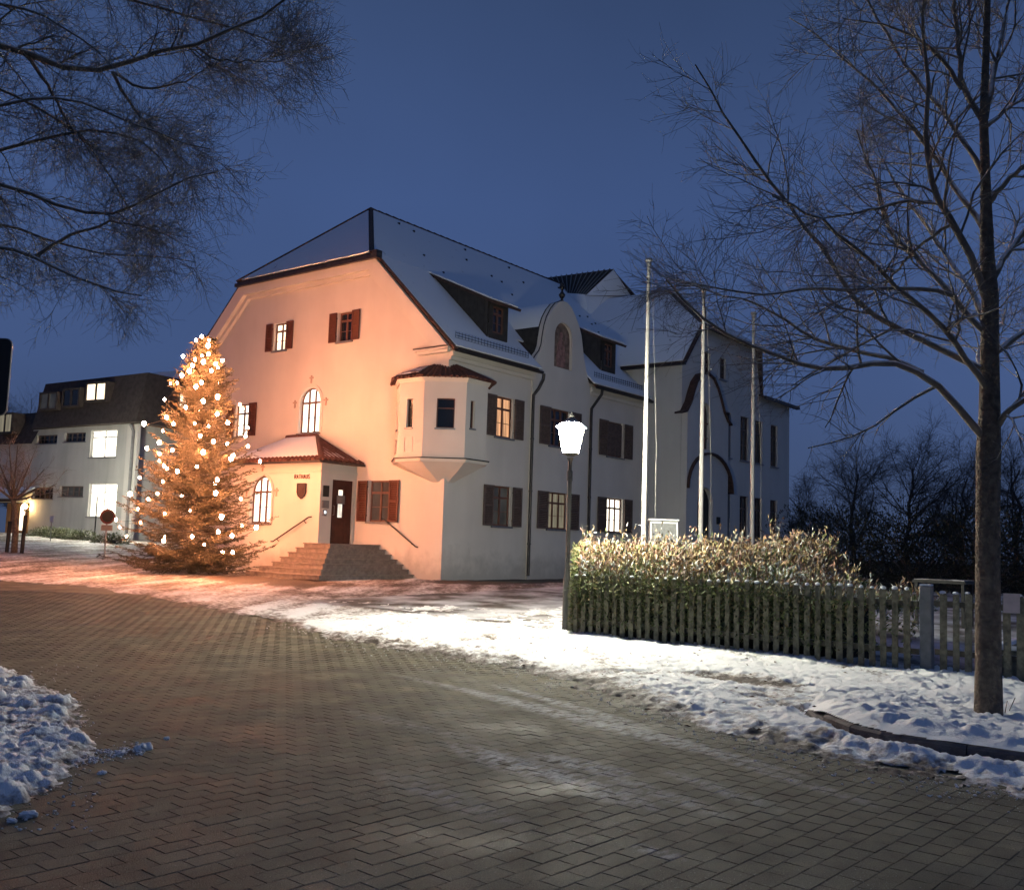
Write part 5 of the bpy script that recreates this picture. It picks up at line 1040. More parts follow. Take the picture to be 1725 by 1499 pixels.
# =================================================================== DISTANT TREES
def bg_tree(px, py_top, depth, label, group, spread=1.0, seed=1, material='dtwig', density=1.0):
    q = at(px, 900, depth); zb = float(gz(q[0], q[1])); ht = at(px, py_top, depth)[2]-zb; t = thing('bare_tree', label, 'tree', (q[0], q[1], zb), group=group); r = np.random.default_rng(seed)
    tk = np.array([[q[0]+r.normal(0, .05)*k, q[1]+r.normal(0, .05)*k, zb-.1+ht*.72*k/6] for k in range(7)]); rk = np.linspace(ht*.020, ht*.005, 7)
    v, f = tubes(tk[None], rk[None], 8); from_arrays('trunk', v, f, M[material], t, True)
    g1 = grow(tk[None], rk[None], int(24*density), ht*.34*spread, ht*.60*spread, 55, (0, 0, .22), 7, .3, .42, .016, .16, seed, .45); g2 = grow(*g1, 12, ht*.12, ht*.28, 42, (0, 0, .10), 5, .35, .5, .008, .12, seed+1, .4); g3 = grow(*g2, 12, ht*.05, ht*.14, 46, (0, 0, .04), 3, .3, .6, .006, .1, seed+2, .3)
    v, f = merge([tubes(*g1, 4), tubes(*g2, 3), tubes(*g3, 3)]); tag(from_arrays('crown', v, f, M[material], t), kind='stuff')
G_ = 'dark bare trees beyond the garden'
for px, py, dp, lab, sp in ((1350, 800, 62, 'small dark bare tree just right of the town hall wing', .8), (1440, 728, 66, 'broad dark bare tree in the middle of the dark garden trees', 1.1), (1530, 712, 60, 'tallest dark bare tree beyond the garden, left of the near tree trunk', 1.1), (1620, 735, 64, 'dark bare tree beyond the garden partly behind the near tree trunk', 1.1), (1710, 715, 60, 'dark bare tree beyond the garden right of the near tree trunk', 1.1)):
    bg_tree(px, py, dp, lab, G_, sp, int(px))
for px, py, dp, lab in ((20, 640, 100, 'faint bare tree behind the lower roof at the left edge'), (70, 655, 96, 'faint bare tree close behind the mansard roof')): bg_tree(px, py, dp, lab, 'trees behind the grey building', .9, int(px)+3)
# small pollarded tree with stakes at far left
q = at(24, 912, 36); zb = float(gz(q[0], q[1])); st_ = thing('staked_tree', 'small bare tree with spreading crown between two dark stakes near the grey building', 'tree', (q[0], q[1], zb)); r = np.random.default_rng(9)
tk = np.array([at(24, 925, 36), at(27, 885, 36), at(25, 860, 36), at(22, 842, 36)]); tk[0, 2] = zb-.1; tk = smooth_limb(tk, 8); rk = np.linspace(.12, .09, 8); v, f = tubes(tk[None], rk[None], 9); from_arrays('trunk', v, f, M['bark'], st_, True)
ends = [(-40, 800), (-10, 760), (15, 745), (30, 750), (55, 770), (75, 790), (95, 815), (0, 800), (40, 790)]; PL = []
for i, e in enumerate(ends): PL.append(smooth_limb([tk[-1], at(22+(e[0]-22)*.35, 842+(e[1]-842)*.4+(8 if e[0] > 50 else 0), 36+(i % 3-1)*.4), at(e[0], e[1], 36+(i % 3-1)*.9)], 10))
PL = np.array(PL); RL = np.linspace(.05, .012, 10)[None]*np.ones((len(PL), 1)); v, f = tubes(PL, RL, 6); tag(from_arrays('limbs', v, f, M['bark'], st_, True), kind='stuff')
g1 = grow(PL, RL, 12, .5, 1.1, 48, (0, 0, .1), 5, .3, .5, .009, .2, 5, .3); g2 = grow(*g1, 6, .2, .5, 45, (0, 0, .05), 4, .3, .6, .006, .1, 6, .3); v, f = merge([tubes(*g1, 3), tubes(*g2, 3)]); tag(from_arrays('crown', v, f, M['twig'], st_), kind='stuff')
for a, b, lab in (((12, 920), (18, 878), 'left'), ((38, 914), (40, 868), 'right')):
    p = at(a[0], a[1], 36); p2 = at(b[0], b[1], 36); p[2] = float(gz(p[0], p[1]))-.05; p2[0], p2[1] = p[0]+.03, p[1]; MB().tube([tuple(p), tuple(p2)], .07, 8).build('stake', M['blacks'], st_)
# =================================================================== LEAF CARDS
def leaves(C, Ndir, Lh, Wd, cols, seed=0):
    """folded pointed leaves: centre, pointing direction, length, width"""
    r = np.random.default_rng(seed); n = len(C); Nd = Ndir/np.linalg.norm(Ndir, axis=1, keepdims=True); q = r.normal(size=C.shape); S = np.cross(Nd, q); S /= np.linalg.norm(S, axis=1, keepdims=True); Bn = np.cross(Nd, S)
    a = C; b = C+Nd*(Lh*.5)[:, None]+S*(Wd*.5)[:, None]+Bn*(Wd*.18)[:, None]; c = C+Nd*Lh[:, None]-Bn*(Lh*.15)[:, None]; d = C+Nd*(Lh*.5)[:, None]-S*(Wd*.5)[:, None]+Bn*(Wd*.18)[:, None]; m_ = C+Nd*(Lh*.5)[:, None]
    V = np.stack([a, b, c, d, m_], 1).reshape(-1, 3); o = (np.arange(n)*5)[:, None]; Fq = np.concatenate([o+np.array([[0, 1, 2, 4]]), o+np.array([[0, 4, 2, 3]])]); return V, Fq, np.repeat(cols, 5, axis=0)
# =================================================================== HEDGE
hd = thing('hedge', 'clipped hedge with brown and green leaves growing over the picket fence, dusted with snow', 'hedge', (-8, -13, .1))
r = np.random.default_rng(21)
def htop(x, y):
    base = 1.06+.55*np.clip((x+9.15)/1.7, 0, 1)**.8+.07*np.sin(y*2.1+x)*np.clip((x+9.2)/1.0, 0, 1)+.16*(fbm(x*1.3+40, y*1.3+40, 66, 3)-.5)*2*np.clip((x+9.2)/.8, .15, 1); right = np.clip((y+15.5)/.9, 0, 1); left = np.clip((-11.0-y)/.25, 0, 1)
    return (.95+(base-.95)*right)*(.86+.14*left)
def lsh(x, y): return y+.66*np.clip(x+9.2, 0, 3)*np.clip((y+13.6)/2.4, 0, 1)
def hx1(y): return -6.3-1.9*np.clip((-14.2-y)/2.2, 0, 1)
n = 26000; y = r.uniform(-16.6, -11.2, n); x = -9.2+(hx1(y)+9.2)*r.random(n); z = htop(x, y)-np.abs(r.normal(0, .05, n)); keepm = r.random(n) < np.clip((y+16.7)/1.5+.1, .1, 1); T_ = np.stack([x, lsh(x, y), z], 1)[keepm]
n2_ = 15000; y = -11.12-5.5*r.random(n2_)**1.15; zz = r.uniform(.12, 1, n2_); x = -9.17+r.normal(0, .06, n2_)-.08*(r.random(n2_) < .5*zz**3); z = (zz**.6)*htop(x, y); F1 = np.stack([x, y, z], 1)[(r.random(n2_) < np.clip((y+16.3)/1.2, .12, 1))]
n3_ = 7000; x = r.uniform(-9.2, -6.3, n3_); y = -11.17+r.normal(0, .045, n3_); z = r.uniform(.12, 1, n3_)*htop(x, y+0*x-.3); S1 = np.stack([x, lsh(x, y), z], 1)
pal_top = np.array([(.30, .20, .10), (.24, .13, .085), (.36, .28, .13), (.20, .125, .10), (.28, .23, .14), (.13, .155, .06), (.16, .11, .08)])
pal_side = np.array([(.075, .10, .035), (.09, .11, .038), (.13, .14, .055), (.07, .08, .035), (.15, .12, .055)])
def colsel(pal, n): return 1.35*pal[r.integers(0, len(pal), n)]*r.uniform(.7, 1.25, (n, 1))
ct = colsel(pal_top, len(T_)); low = (T_[:, 2] < 1.22+.12*np.sin(T_[:, 1]*3)) & (r.random(len(T_)) < .7); ct[low] = colsel(np.array([(.14, .17, .07), (.20, .22, .11), (.10, .13, .05), (.24, .21, .12)]), int(low.sum())); sn_ = r.random(len(T_)) < (.05+.14*(T_[:, 2] < 1.3)); ct[sn_] = (.68, .70, .68)
dt = r.normal(0, .55, T_.shape)+np.array([.0, -.45, .75]); v1 = leaves(T_, dt, r.uniform(.06, .15, len(T_)), r.uniform(.022, .048, len(T_)), ct, 1)
cs = colsel(pal_side, len(F1)); b_ = r.random(len(F1)) < .03; cs[b_] = (.35, .40, .2); ds = r.normal(0, .6, F1.shape)+np.array([-.5, -.1, -.15]); v2 = leaves(F1, ds, r.uniform(.05, .11, len(F1)), r.uniform(.018, .036, len(F1)), cs, 2)
cs3 = colsel(pal_side, len(S1)); d3 = r.normal(0, .6, S1.shape)+np.array([0, .6, .2]); v3 = leaves(S1, d3, r.uniform(.04, .09, len(S1)), r.uniform(.015, .03, len(S1)), cs3, 3)
V = np.concatenate([q_[0] for q_ in (v1, v2, v3)]); off = np.cumsum([0, len(v1[0]), len(v2[0])]); Fq = np.concatenate([q_[1]+o for q_, o in zip((v1, v2, v3), off)]); Cc = np.concatenate([q_[2] for q_ in (v1, v2, v3)])
tag(from_arrays('leaves', V, Fq, M['leaf'], hd, False, Cc), kind='stuff')
# near-black solid filling the gaps between leaves, and upright shoots
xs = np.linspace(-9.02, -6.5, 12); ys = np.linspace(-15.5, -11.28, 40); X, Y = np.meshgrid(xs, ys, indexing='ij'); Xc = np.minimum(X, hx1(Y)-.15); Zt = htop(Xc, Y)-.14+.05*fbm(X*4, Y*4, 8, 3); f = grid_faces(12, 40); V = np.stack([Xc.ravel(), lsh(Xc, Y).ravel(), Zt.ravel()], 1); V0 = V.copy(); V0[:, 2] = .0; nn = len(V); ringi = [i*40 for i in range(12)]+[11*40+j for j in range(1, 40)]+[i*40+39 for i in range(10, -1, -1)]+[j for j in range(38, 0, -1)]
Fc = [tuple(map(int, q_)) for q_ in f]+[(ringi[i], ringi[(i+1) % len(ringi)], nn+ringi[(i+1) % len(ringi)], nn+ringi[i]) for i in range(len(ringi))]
from_arrays('dark_core', np.concatenate([V, V0]), Fc, mat('hedge_core', (.022, .022, .014), .95, .3, 14, 1.0, 20, dist=.06), hd)
sh0 = r.choice(len(T_), 900); st0 = T_[sh0]-(0, 0, .1); L_ = r.uniform(.12, .36, 900)*np.where(r.random(900) < .12, 1.5, 1); e0 = st0+(r.normal(0, .25, (900, 3))+(0, -.1, 1))*L_[:, None]; PTs = np.stack([st0, (st0+e0)/2+r.normal(0, .01, (900, 3)), e0], 1); v, f = tubes(PTs, np.ones((900, 3))*np.array([.004, .003, .002]), 3)
tag(from_arrays('shoots', v, f, M['twig'], hd), kind='stuff')
LC = np.concatenate([PTs[:, 1]*(1-t)+PTs[:, 2]*t for t in (.0, .25, .5, .75, 1.)]); cc_ = colsel(pal_top, len(LC)); w_ = r.random(len(LC)) < .18; cc_[w_] = (.62, .64, .58); v = leaves(LC, r.normal(0, .5, LC.shape)+(0, -.1, .8), r.uniform(.06, .12, len(LC)), r.uniform(.02, .035, len(LC)), cc_, 8)
tag(from_arrays('shoot_leaves', v[0], v[1], M['leaf'], hd, False, v[2]), kind='stuff')
# =================================================================== PICKET FENCE
fc = thing('picket_fence', 'weathered wooden picket fence with a concrete post in front of the hedge', 'fence', (-9.22, -14, 0))
def ztop(y): return 1.10+.010*(-11.2-y)
sl_me = []
for k in range(4):
    rr_k = random.Random(k); w_, t_ = .040, .011; j = lambda s: rr_k.uniform(-s, s); hgt = 1.0
    V = [(-t_, -w_+j(.003), 0), (t_, -w_+j(.003), 0), (t_, w_+j(.003), 0), (-t_, w_, 0), (-t_, -w_, hgt-.03), (t_, -w_, hgt-.03), (t_, w_, hgt-.03), (-t_, w_, hgt-.03), (-t_, -w_*.45, hgt), (t_, -w_*.45, hgt), (t_, w_*.45, hgt), (-t_, w_*.45, hgt)]
    me = bpy.data.meshes.new('slat'); me.from_pydata(V, [], [(0, 3, 2, 1), (0, 1, 5, 4), (1, 2, 6, 5), (2, 3, 7, 6), (3, 0, 4, 7), (4, 5, 9, 8), (5, 6, 10, 9), (6, 7, 11, 10), (7, 4, 8, 11), (8, 9, 10, 11)]); me.materials.append(M['slat']); sl_me.append(me)
cap = icosphere(1, 2); capV = np.zeros(len(cap.vertices)*3); cap.polygons.foreach_set('use_smooth', np.ones(len(cap.polygons), bool)); cap.materials.append(M['white'] if False else M['roofsnow'])
yy = -11.22; k = 0; rf_ = random.Random(8)
while yy > -20.6:
    if abs(yy+16.72) < .11 or abs(yy+20.3) < .1: yy -= .15; continue
    zb = float(gz(-9.26, yy)); zt = ztop(yy)+rf_.uniform(-.012, .012)-(.04 if yy < -16.8 else 0); z0 = zb+.05+rf_.uniform(0, .02)
    o = link_copy(sl_me[k % 4], 'slat', (-9.262, yy, z0), fc, (rf_.uniform(-.012, .012), 0, rf_.uniform(-.04, .04)), (1, rf_.uniform(.9, 1.1), (zt-z0)))
    if yy < -13.6 or rf_.random() < .35: link_copy(cap, 'snow_cap', (-9.262, yy, zt+.006), fc, (0, 0, 0), (.022, .040*rf_.uniform(.7, 1.1), .020*rf_.uniform(.7, 1.4)))
    yy -= .15+rf_.uniform(-.006, .006); k += 1
for (a, b) in ((-16.62, -11.1), (-20.2, -16.82)):
    for zz in (.30, .92):
        o = MB().add([(-9.235, a, zz+.0), (-9.235, b, zz+.02), (-9.20, b, zz+.02), (-9.20, a, zz), (-9.235, a, zz+.075), (-9.235, b, zz+.095), (-9.20, b, zz+.095), (-9.20, a, zz+.075)], [(0, 1, 2, 3), (4, 5, 6, 7), (0, 1, 5, 4), (2, 3, 7, 6), (1, 2, 6, 5), (3, 0, 4, 7)]).build('rail', M['postcap'], fc)
for y0, hgt in ((-16.72, 1.20), (-20.3, 1.1)):
    zb = float(gz(-9.22, y0)); o = MB().box(-9.29, -9.15, y0-.075, y0+.075, zb-.2, hgt).build('fence_post', M['concrete'], fc); b_ = o.modifiers.new('bevel', 'BEVEL'); b_.width = .012
    MB().box(-9.285, -9.155, y0-.07, y0+.07, hgt+.002, hgt+.022).build('snow_cap', M['roofsnow'], fc)
o = MB().box(-9.06, -8.96, -11.02, -10.92, 0, 1.02).build('end_post', M['slat'], fc)
cd = MB().add([on(1690, 999, 0, -9.31), on(1718, 1000, 0, -9.31), on(1718, 1033, 0, -9.31), on(1690, 1032, 0, -9.31)], [(0, 1, 2, 3)])
c4 = [np.array(v) for v in cd.v]; cdo = MB().prism([tuple(q_) for q_ in c4], (.012, 0, 0)).build('notice_card', M['card']); tag(cdo, 'pale blank notice card fixed to the fence right of the tree trunk', 'notice')
# raised garden bed boards and things behind the fence
gb = thing('raised_bed', 'snow-topped timber raised bed seen through the fence gaps', 'garden bed', (-7, -19, 0))
for (x0, x1, y0, y1) in ((-7.6, -7.54, -20.6, -17.2), (-7.6, -5.8, -17.2, -17.14), (-5.8, -5.74, -20.6, -17.2)):
    MB().box(x0, x1, y0, y1, -.3, .32).build('board', M['slat'], gb); MB().box(x0-.02, x1+.02, y0-.02, y1+.02, .323, .38).build('snow_cap', M['roofsnow'], gb)
MB().box(-7.535, -5.81, -20.6, -17.21, .0, .25).build('snow_fill', M['farsnow'], gb)
q = on(1590, 977, 0, -1.5); tb = thing('garden_table', 'low dark garden table with snow on its top beyond the fence', 'table', (q[0], q[1], -.2))
MB().box(q[0]-.4, q[0]+.4, q[1]-.5, q[1]+.5, q[2]-.06, q[2]).build('table_top', M['blacks'], tb); MB().box(q[0]-.38, q[0]+.38, q[1]-.48, q[1]+.48, q[2]+.002, q[2]+.014).build('snow_cap', M['farsnow'], tb)
for sx in (-.34, .34):
    for sy in (-.44, .44): MB().box(q[0]+sx-.03, q[0]+sx+.03, q[1]+sy-.03, q[1]+sy+.03, -.3, q[2]-.062).build('leg', M['blacks'], tb)
# dark shrubs closing the garden
def shrub(px, depth, w_, h_, label, group, seed, cols=((.018, .022, .014), (.03, .03, .02)), n=3200, ll=.14):
    q = at(px, 930, depth); zb = float(gz(q[0], q[1])); t = thing('shrub', label, 'shrub', (q[0], q[1], zb), group=group); r = np.random.default_rng(seed)
    u = r.normal(size=(n, 3)); u /= np.linalg.norm(u, axis=1, keepdims=True); rad = r.random(n)**.35; u[:, 2] = np.abs(u[:, 2]); bump = .8+.35*fbm(u[:, 0]*2+seed, u[:, 1]*2+u[:, 2]*2, seed, 3); C = u*rad[:, None]*bump[:, None]*np.array([w_, w_, h_])+np.array([q[0], q[1], zb])
    c = np.array(cols)[r.integers(0, len(cols), n)]*r.uniform(.6, 1.3, (n, 1)); v = leaves(C, u+r.normal(0, .5, u.shape), r.uniform(.6, 1.3, n)*ll, r.uniform(.3, .5, n)*ll, c, seed); tag(from_arrays('foliage', v[0], v[1], M['leaf'], t, False, v[2]), kind='stuff')
    st0 = np.array([q[0], q[1], zb-.05])+r.normal(0, .06, (26, 3))*[1, 1, 0]; en = st0+u[:26]*np.array([w_, w_, h_])*.8; PT_ = np.stack([st0, st0*.6+en*.4+(0, 0, .1), en], 1); v, f = tubes(PT_, np.ones((26, 3))*[.03, .02, .008], 4); tag(from_arrays('stems', v, f, M['dtwig'], t), kind='stuff')
BL_ = ['dark bush leaning against the right edge of the town hall wing', 'dark bush right behind the right end of the hedge top', 'low dark bush between the hedge end and the garden table', 'taller dark bush above the fence left of the garden table', 'low dark bush directly behind the garden table', 'dark bush just left of the near tree trunk, above the concrete post', 'dark bush hidden mostly behind the near tree trunk', 'dark bush right of the near tree trunk above the notice card', 'dark bush at the right edge of the frame', 'large farther bush rising behind the row right of the hedge', 'large farther bush rising behind the row at the near tree trunk']
i = 0
for px, dp, w_, h_ in ((1355, 44, 2.2, 3.6), (1395, 40, 2.6, 3.2), (1450, 36, 2.5, 2.9), (1500, 38, 2.7, 3.6), (1550, 34, 2.5, 2.9), (1605, 36, 2.6, 3.3), (1660, 33, 2.5, 3.2), (1715, 35, 2.8, 3.4), (1775, 33, 2.8, 3.2), (1420, 50, 3.5, 4.2), (1640, 50, 4, 4.4)):
    shrub(px, dp, w_, h_, BL_[i], 'dark bushes closing the garden', 50+i); i += 1
for i, (px, dp, lab) in enumerate(((75, 53, 'low green shrub at the left end of the bed before the grey building'), (105, 52, 'low green shrub under the strip window of the grey building'), (135, 51, 'low green shrub left of the globe lamp'), (185, 49, 'low green shrub right of the globe lamp'))):
    shrub(px, dp, 1.0, .55, lab, 'low shrubs before the grey building', 80+i, ((.05, .07, .025), (.09, .10, .04), (.12, .13, .08)), 1500, .10)
# =================================================================== STREET LAMP
q = gp(953, 1067); lx, ly, lz = float(q[0]), float(q[1]), float(q[2]); lp = thing('street_lamp', 'grey street lamp with glowing tapered lantern at the hedge corner', 'street lamp', (lx, ly, lz))
MB().lathe((lx, ly, lz-.1), [(.075, 0), (.075, .15), (.068, .2), (.066, 1.02), (.045, 1.08), (.038, 1.15), (.036, 2.66), (.048, 2.67), (.048, 2.83), (.032, 2.85), (.032, 3.0), (.06, 3.06)], 14).build('pole', M['lampmetal'], lp, True)
z0, z1 = lz+3.02, lz+3.47
def hexr(r, z, k=6, ph=.3): return [(lx+r*math.cos(2*math.pi*i/k+ph), ly+r*math.sin(2*math.pi*i/k+ph), z) for i in range(k)]
a_, b_ = hexr(.135, z0+.02), hexr(.225, z1)
for i in range(6): j = (i+1) % 6; MB().add([a_[i], a_[j], b_[j], b_[i]], [(0, 1, 2, 3)]).build('pane', M['lampglass'], lp)
fr = MB()
for i in range(6): fr.tube([a_[i], b_[i]], .009, 4)
fr.tube(a_+[a_[0]], .012, 5); fr.tube(b_+[b_[0]], .012, 5); fr.tube([(lx, ly, z0-.03), (lx, ly, z0+.01)], [.06, .15], 8); fr.build('lantern_frame', M['lampmetal'], lp)
c_ = hexr(.275, z1+.012); d_ = hexr(.17, z1+.09); e_ = hexr(.07, z1+.17)
for i in range(6): j = (i+1) % 6; MB().add([c_[i], c_[j], d_[j], d_[i]], [(0, 1, 2, 3)]).build('roof_pane', M['lamproof'], lp)
MB().add(d_+e_, [(i, (i+1) % 6, 6+(i+1) % 6, 6+i) for i in range(6)]+[tuple(range(6, 12))]).build('lantern_roof', M['zinc'], lp)
MB().lathe((lx, ly, z1+.17), [(.03, 0), (.045, .04), (.02, .08), (.002, .12)], 8).build('finial', M['lampmetal'], lp)
MB().box(lx-.04, lx+.04, ly-.055, ly-.045, lz+.45, lz+.75).build('access_door', M['zinc'], lp)
# =================================================================== FLAGPOLES
def flagpole(px, py, D, lab, ztop_):
    q = at(px, py, D); zb = float(gz(q[0], q[1])); t = thing('flagpole', lab, 'flagpole', (q[0], q[1], zb), group='white flagpoles behind the hedge')
    MB().lathe((q[0], q[1], zb-.1), [(.055, 0), (.052, 1.5), (.042, 4.5), (.032, ztop_-zb)], 12).build('pole', M['pole'], t, True)
    MB().lathe((q[0], q[1], ztop_-.1), [(.034, 0), (.05, .03), (.05, .08), (.075, .10), (.07, .14), (.01, .15)], 10).build('pole_cap', M['zinc'], t)
    MB().tube([(q[0]+.13, q[1]-.16, zb+1.1), (q[0]+.13, q[1]-.15, 3.5), (q[0]+.03, q[1]-.05, ztop_-.1)], .003, 4).build('halyard', M['rope'], t)
    MB().box(q[0]+.0, q[0]+.14, q[1]-.17, q[1]-.03, zb+1.06, zb+1.1).build('cleat', M['zinc'], t)
flagpole(1089, 669, 18.6, 'nearest white flagpole, leftmost of three, standing in the hedge', 7.0)
flagpole(1183, 690, 21.0, 'middle white flagpole in front of the arched portal', 7.1)
flagpole(1268, 725, 22.8, 'farthest white flagpole, rightmost of three, before the wing windows', 7.07)
# cabinet
q = at(1117, 890, 21); zb = float(gz(q[0], q[1])); tz = at(1117, 877, 21)[2]; cb = thing('display_case', 'pale grey display cabinet standing behind the hedge by the first flagpole', 'cabinet', (q[0], q[1], zb))
Ru = Rv*.30; Fu = Fv*.12; c = np.array([q[0], q[1], 0])
def obox(hw, hd_, z0, z1, off=0): return [tuple(c+Fv*off+Rv*a+Fv*b+np.array([0, 0, z])) for z in (z0, z1) for a, b in ((-hw, -hd_), (hw, -hd_), (hw, hd_), (-hw, hd_))]
BF = [(0, 3, 2, 1), (4, 5, 6, 7), (0, 1, 5, 4), (1, 2, 6, 5), (2, 3, 7, 6), (3, 0, 4, 7)]
MB().add(obox(.29, .12, zb, tz), BF).build('cabinet_body', M['concrete'], cb)
fr = MB()
for a, b, z_0, z_1 in ((-.29, -.26, 1.2, tz-.03), (.26, .29, 1.2, tz-.03), (-.26, .26, tz-.06, tz-.03), (-.26, .26, 1.2, 1.23)): fr.add([tuple(c+Rv*x_+Fv*y_+np.array([0, 0, z_])) for z_ in (z_0, z_1) for x_, y_ in ((a, -.145), (b, -.145), (b, -.122), (a, -.122))], BF)
fr.build('door_frame', M['white'], cb); MB().add(obox(.31, .15, tz+.002, tz+.03), BF).build('cabinet_lid', M['roofsnow'], cb); MB().add([tuple(c+Rv*x_+Fv*y_+np.array([0, 0, z_])) for z_ in (tz-.28, tz-.16) for x_, y_ in ((-.24, -.16), (-.20, -.16), (-.20, -.122), (-.24, -.122))], BF).build('handle', M['zinc'], cb)
# =================================================================== CHRISTMAS TREE
tq = at(327, 900, 29.9); tx, ty = float(tq[0]), float(tq[1]); tz = float(gz(tx, ty)); H = at(338, 560, 29.9)[2]-tz
xt = thing('christmas_tree', 'tall spruce covered in warm fairy lights left of the town hall entrance', 'tree', (tx, ty, tz)); r = np.random.default_rng(77)
MB().tube([(tx, ty, tz-.1), (tx, ty, tz+H*.5), (tx, ty, tz+H)], [.13, .08, .012], 9).build('trunk', M['bark'], xt, True)
def rprof(t): return np.interp(t, [0, .05, .10, .2, .35, .5, .7, .85, .95, 1.0], [1.35, 2.1, 2.4, 2.15, 1.75, 1.38, .92, .55, .27, .05])
nb_ = 480; t = np.sort(r.random(nb_)**1.15*.95+.03); az = np.arange(nb_)*2.39996+r.normal(0, .2, nb_); Rr = rprof(t)*r.choice([.62, .8, .95, 1.12], nb_, p=[.3, .3, .28, .12])*r.uniform(.92, 1.08, nb_); up = -.30+.95*t**1.3+r.normal(0, .07, nb_)
K = 8; ss = np.linspace(0, 1, K); dirh = np.stack([np.cos(az), np.sin(az)], 1); PTb = np.zeros((nb_, K, 3))
PTb[:, :, 0] = tx+dirh[:, 0:1]*Rr[:, None]*ss; PTb[:, :, 1] = ty+dirh[:, 1:2]*Rr[:, None]*ss; PTb[:, :, 2] = tz+(t*H)[:, None]+Rr[:, None]*(up[:, None]*ss+.28*ss**2.5); PTb += r.normal(0, .012, PTb.shape)*ss[None, :, None]; PTb[:, :, 2] = np.maximum(PTb[:, :, 2], tz+.10)
RDb = (.010+.012*(1-t))[:, None]*np.linspace(1, .3, K)[None]
nt_ = 22; idx = np.repeat(np.arange(nb_), nt_); u = np.tile(np.linspace(.18, .98, nt_), nb_)+r.normal(0, .02, nb_*nt_); u = np.clip(u, .1, 1); fi = u*(K-1); i = np.clip(np.floor(fi).astype(int), 0, K-2); f_ = (fi-i)[:, None]; p = PTb[idx, i]*(1-f_)+PTb[idx, i+1]*f_; T = PTb[idx, i+1]-PTb[idx, i]; T /= np.linalg.norm(T, axis=1, keepdims=True)
side_ = np.where(np.tile(np.arange(nt_), nb_) % 2 == 0, 1., -1.)[:, None]; S = np.cross(T, [0, 0, 1.]); S /= np.linalg.norm(S, axis=1, keepdims=True)+1e-9; d = T*.65+S*side_*.8+r.normal(0, .18, T.shape)+np.array([0, 0, -.05]); d /= np.linalg.norm(d, axis=1, keepdims=True); Lt = (.12+.30*np.clip(Rr[idx], 0, 1.8)/1.8*(1-.75*u))*r.uniform(.7, 1.3, len(idx))
e = p+d*Lt[:, None]; e[:, 2] -= .02; PTt = np.stack([p, (p+e)/2+r.normal(0, .008, p.shape), e], 1); v, f = merge([tubes(PTb, RDb, 4), tubes(PTt, np.ones((len(PTt), 3))*[.006, .004, .003], 3)]); tag(from_arrays('branches', v, f, M['bark'], xt), kind='stuff')
nn_ = 24; uu = r.random((len(PTt), nn_)); C = PTt[:, None, 0]*(1-uu[..., None])+PTt[:, None, 2]*uu[..., None]; dn = d[:, None]*.8+r.normal(0, .55, C.shape)+np.array([0, 0, .18]); C = C.reshape(-1, 3); dn = dn.reshape(-1, 3); n = len(C)
cn_ = 1.1*np.array([(.075, .068, .036), (.10, .08, .042), (.055, .055, .03), (.12, .09, .05)])[r.integers(0, 4, n)]*r.uniform(.7, 1.3, (n, 1)); dn /= np.linalg.norm(dn, axis=1, keepdims=True); Sx = np.cross(dn, r.normal(size=dn.shape)); Sx /= np.linalg.norm(Sx, axis=1, keepdims=True); ln = r.uniform(.035, .075, n)[:, None]
V = np.stack([C-Sx*.009, C+Sx*.009, C+dn*ln], 1).reshape(-1, 3); tag(from_arrays('needles', V, (np.arange(n)*3)[:, None]+np.arange(3)[None], M['leaf'], xt, False, np.repeat(cn_, 3, axis=0)), kind='stuff')
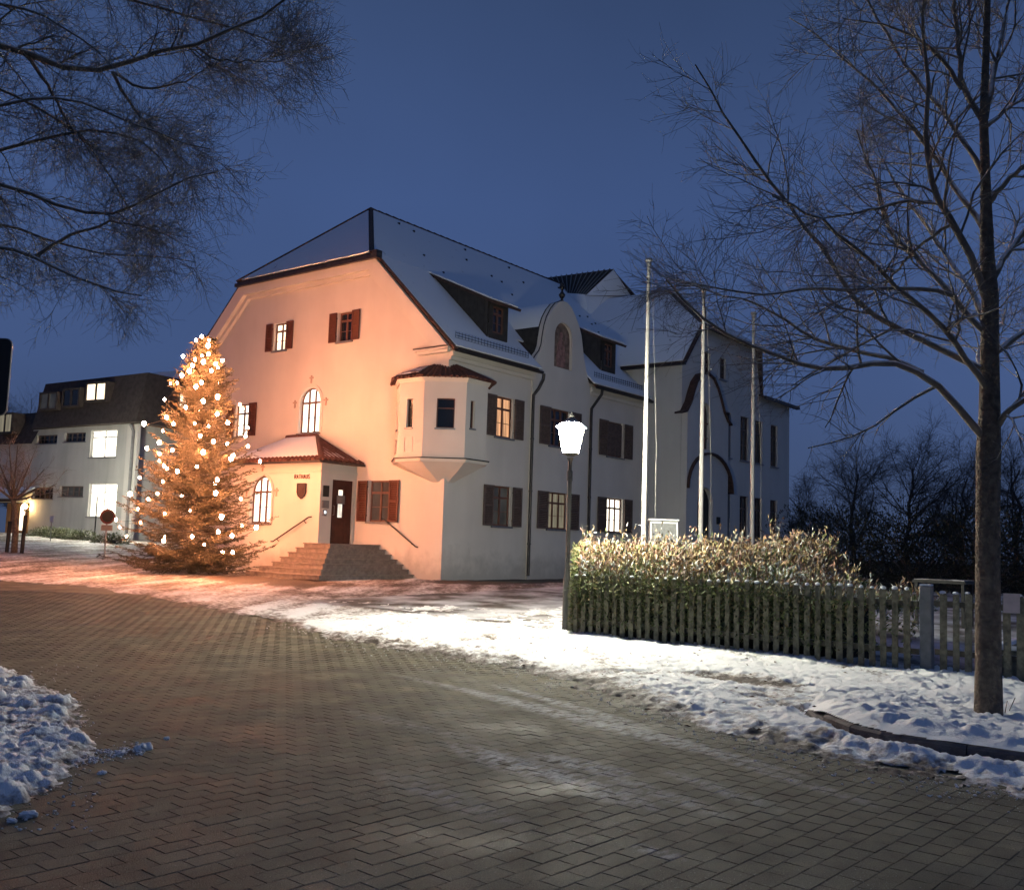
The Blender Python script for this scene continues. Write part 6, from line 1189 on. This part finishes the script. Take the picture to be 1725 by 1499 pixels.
# fairy lights: a string of its own, each bulb a part
PB = [(925, 205), (985, 165), (1060, 205), (1050, 260), (790, 370), (985, 365), (1055, 350), (915, 405), (1000, 430), (890, 470), (1130, 450), (1200, 415), (855, 525), (1085, 520), (780, 570), (660, 650), (730, 645), (980, 645), (925, 685), (600, 820), (1000, 835), (1150, 790), (1380, 870), (1145, 970), (620, 1005), (385, 1070), (690, 1070), (910, 1065), (1255, 1060), (1465, 1110), (580, 1145), (970, 1195), (1440, 1200), (1105, 1255), (1250, 1275), (545, 1265), (415, 1325), (680, 1345), (1000, 1365), (1465, 1305), (545, 1380), (1290, 1435), (545, 1455), (1590, 1460), (820, 900)]
PB = [(180+a/6.16, 540+b/6.16) for a, b in PB]+[(180+a/6.16, 760+b/6.16) for a, b in [(625, 180), (935, 160), (730, 208), (340, 275), (580, 315), (1145, 295), (240, 445), (525, 440), (430, 495), (1130, 435), (320, 600), (600, 645), (865, 615), (1190, 680), (1390, 495), (350, 740), (95, 710), (135, 785), (1550, 790), (205, 880), (885, 885), (1300, 875), (1155, 835), (1305, 1050), (590, 930), (1010, 965)]]
axis_d = float((np.array([tx, ty, tz])-P)@fw); pos = []
for (px, py) in PB:
    q = at(px, py, axis_d); t_ = np.clip((q[2]-tz)/H, 0, 1); R_ = float(rprof(t_))*1.0; lat = float((q[:2]-np.array([tx, ty]))@Rv[:2]); dep = math.sqrt(max(R_*R_-lat*lat, 0)); pos.append(at(px, py, axis_d-dep*.92))
for k in range(14):
    t_ = .08+.85*k/14; R_ = float(rprof(t_)); a = YAW+r.uniform(-1.25, 1.25); pos.append(np.array([tx+math.cos(a)*R_*.97, ty+math.sin(a)*R_*.97, tz+t_*H+.05]))
fl = thing('string_of_lights', 'string of warm glowing fairy light bulbs wound round the spruce', 'fairy lights', (tx, ty, tz)); bme = icosphere(.050, 2); bme.materials.append(M['bulb']); bme.polygons.foreach_set('use_smooth', np.ones(len(bme.polygons), bool))
for p_ in pos: link_copy(bme, 'bulb', tuple(p_), fl, (0, 0, 0), tuple(np.array([1, 1, 1.25])*r.uniform(.5, 1.2)))
ordp = sorted(pos, key=lambda p_: (round((p_[2]-tz)/.45), math.atan2(p_[1]-ty, p_[0]-tx))); cable = []
for a, b in zip(ordp[:-1], ordp[1:]): cable += [a-(0, 0, .06), (a+b)/2-(0, 0, .12)]
MB().tube(cable+[ordp[-1]], .006, 4).build('cable', M['blacks'], fl)
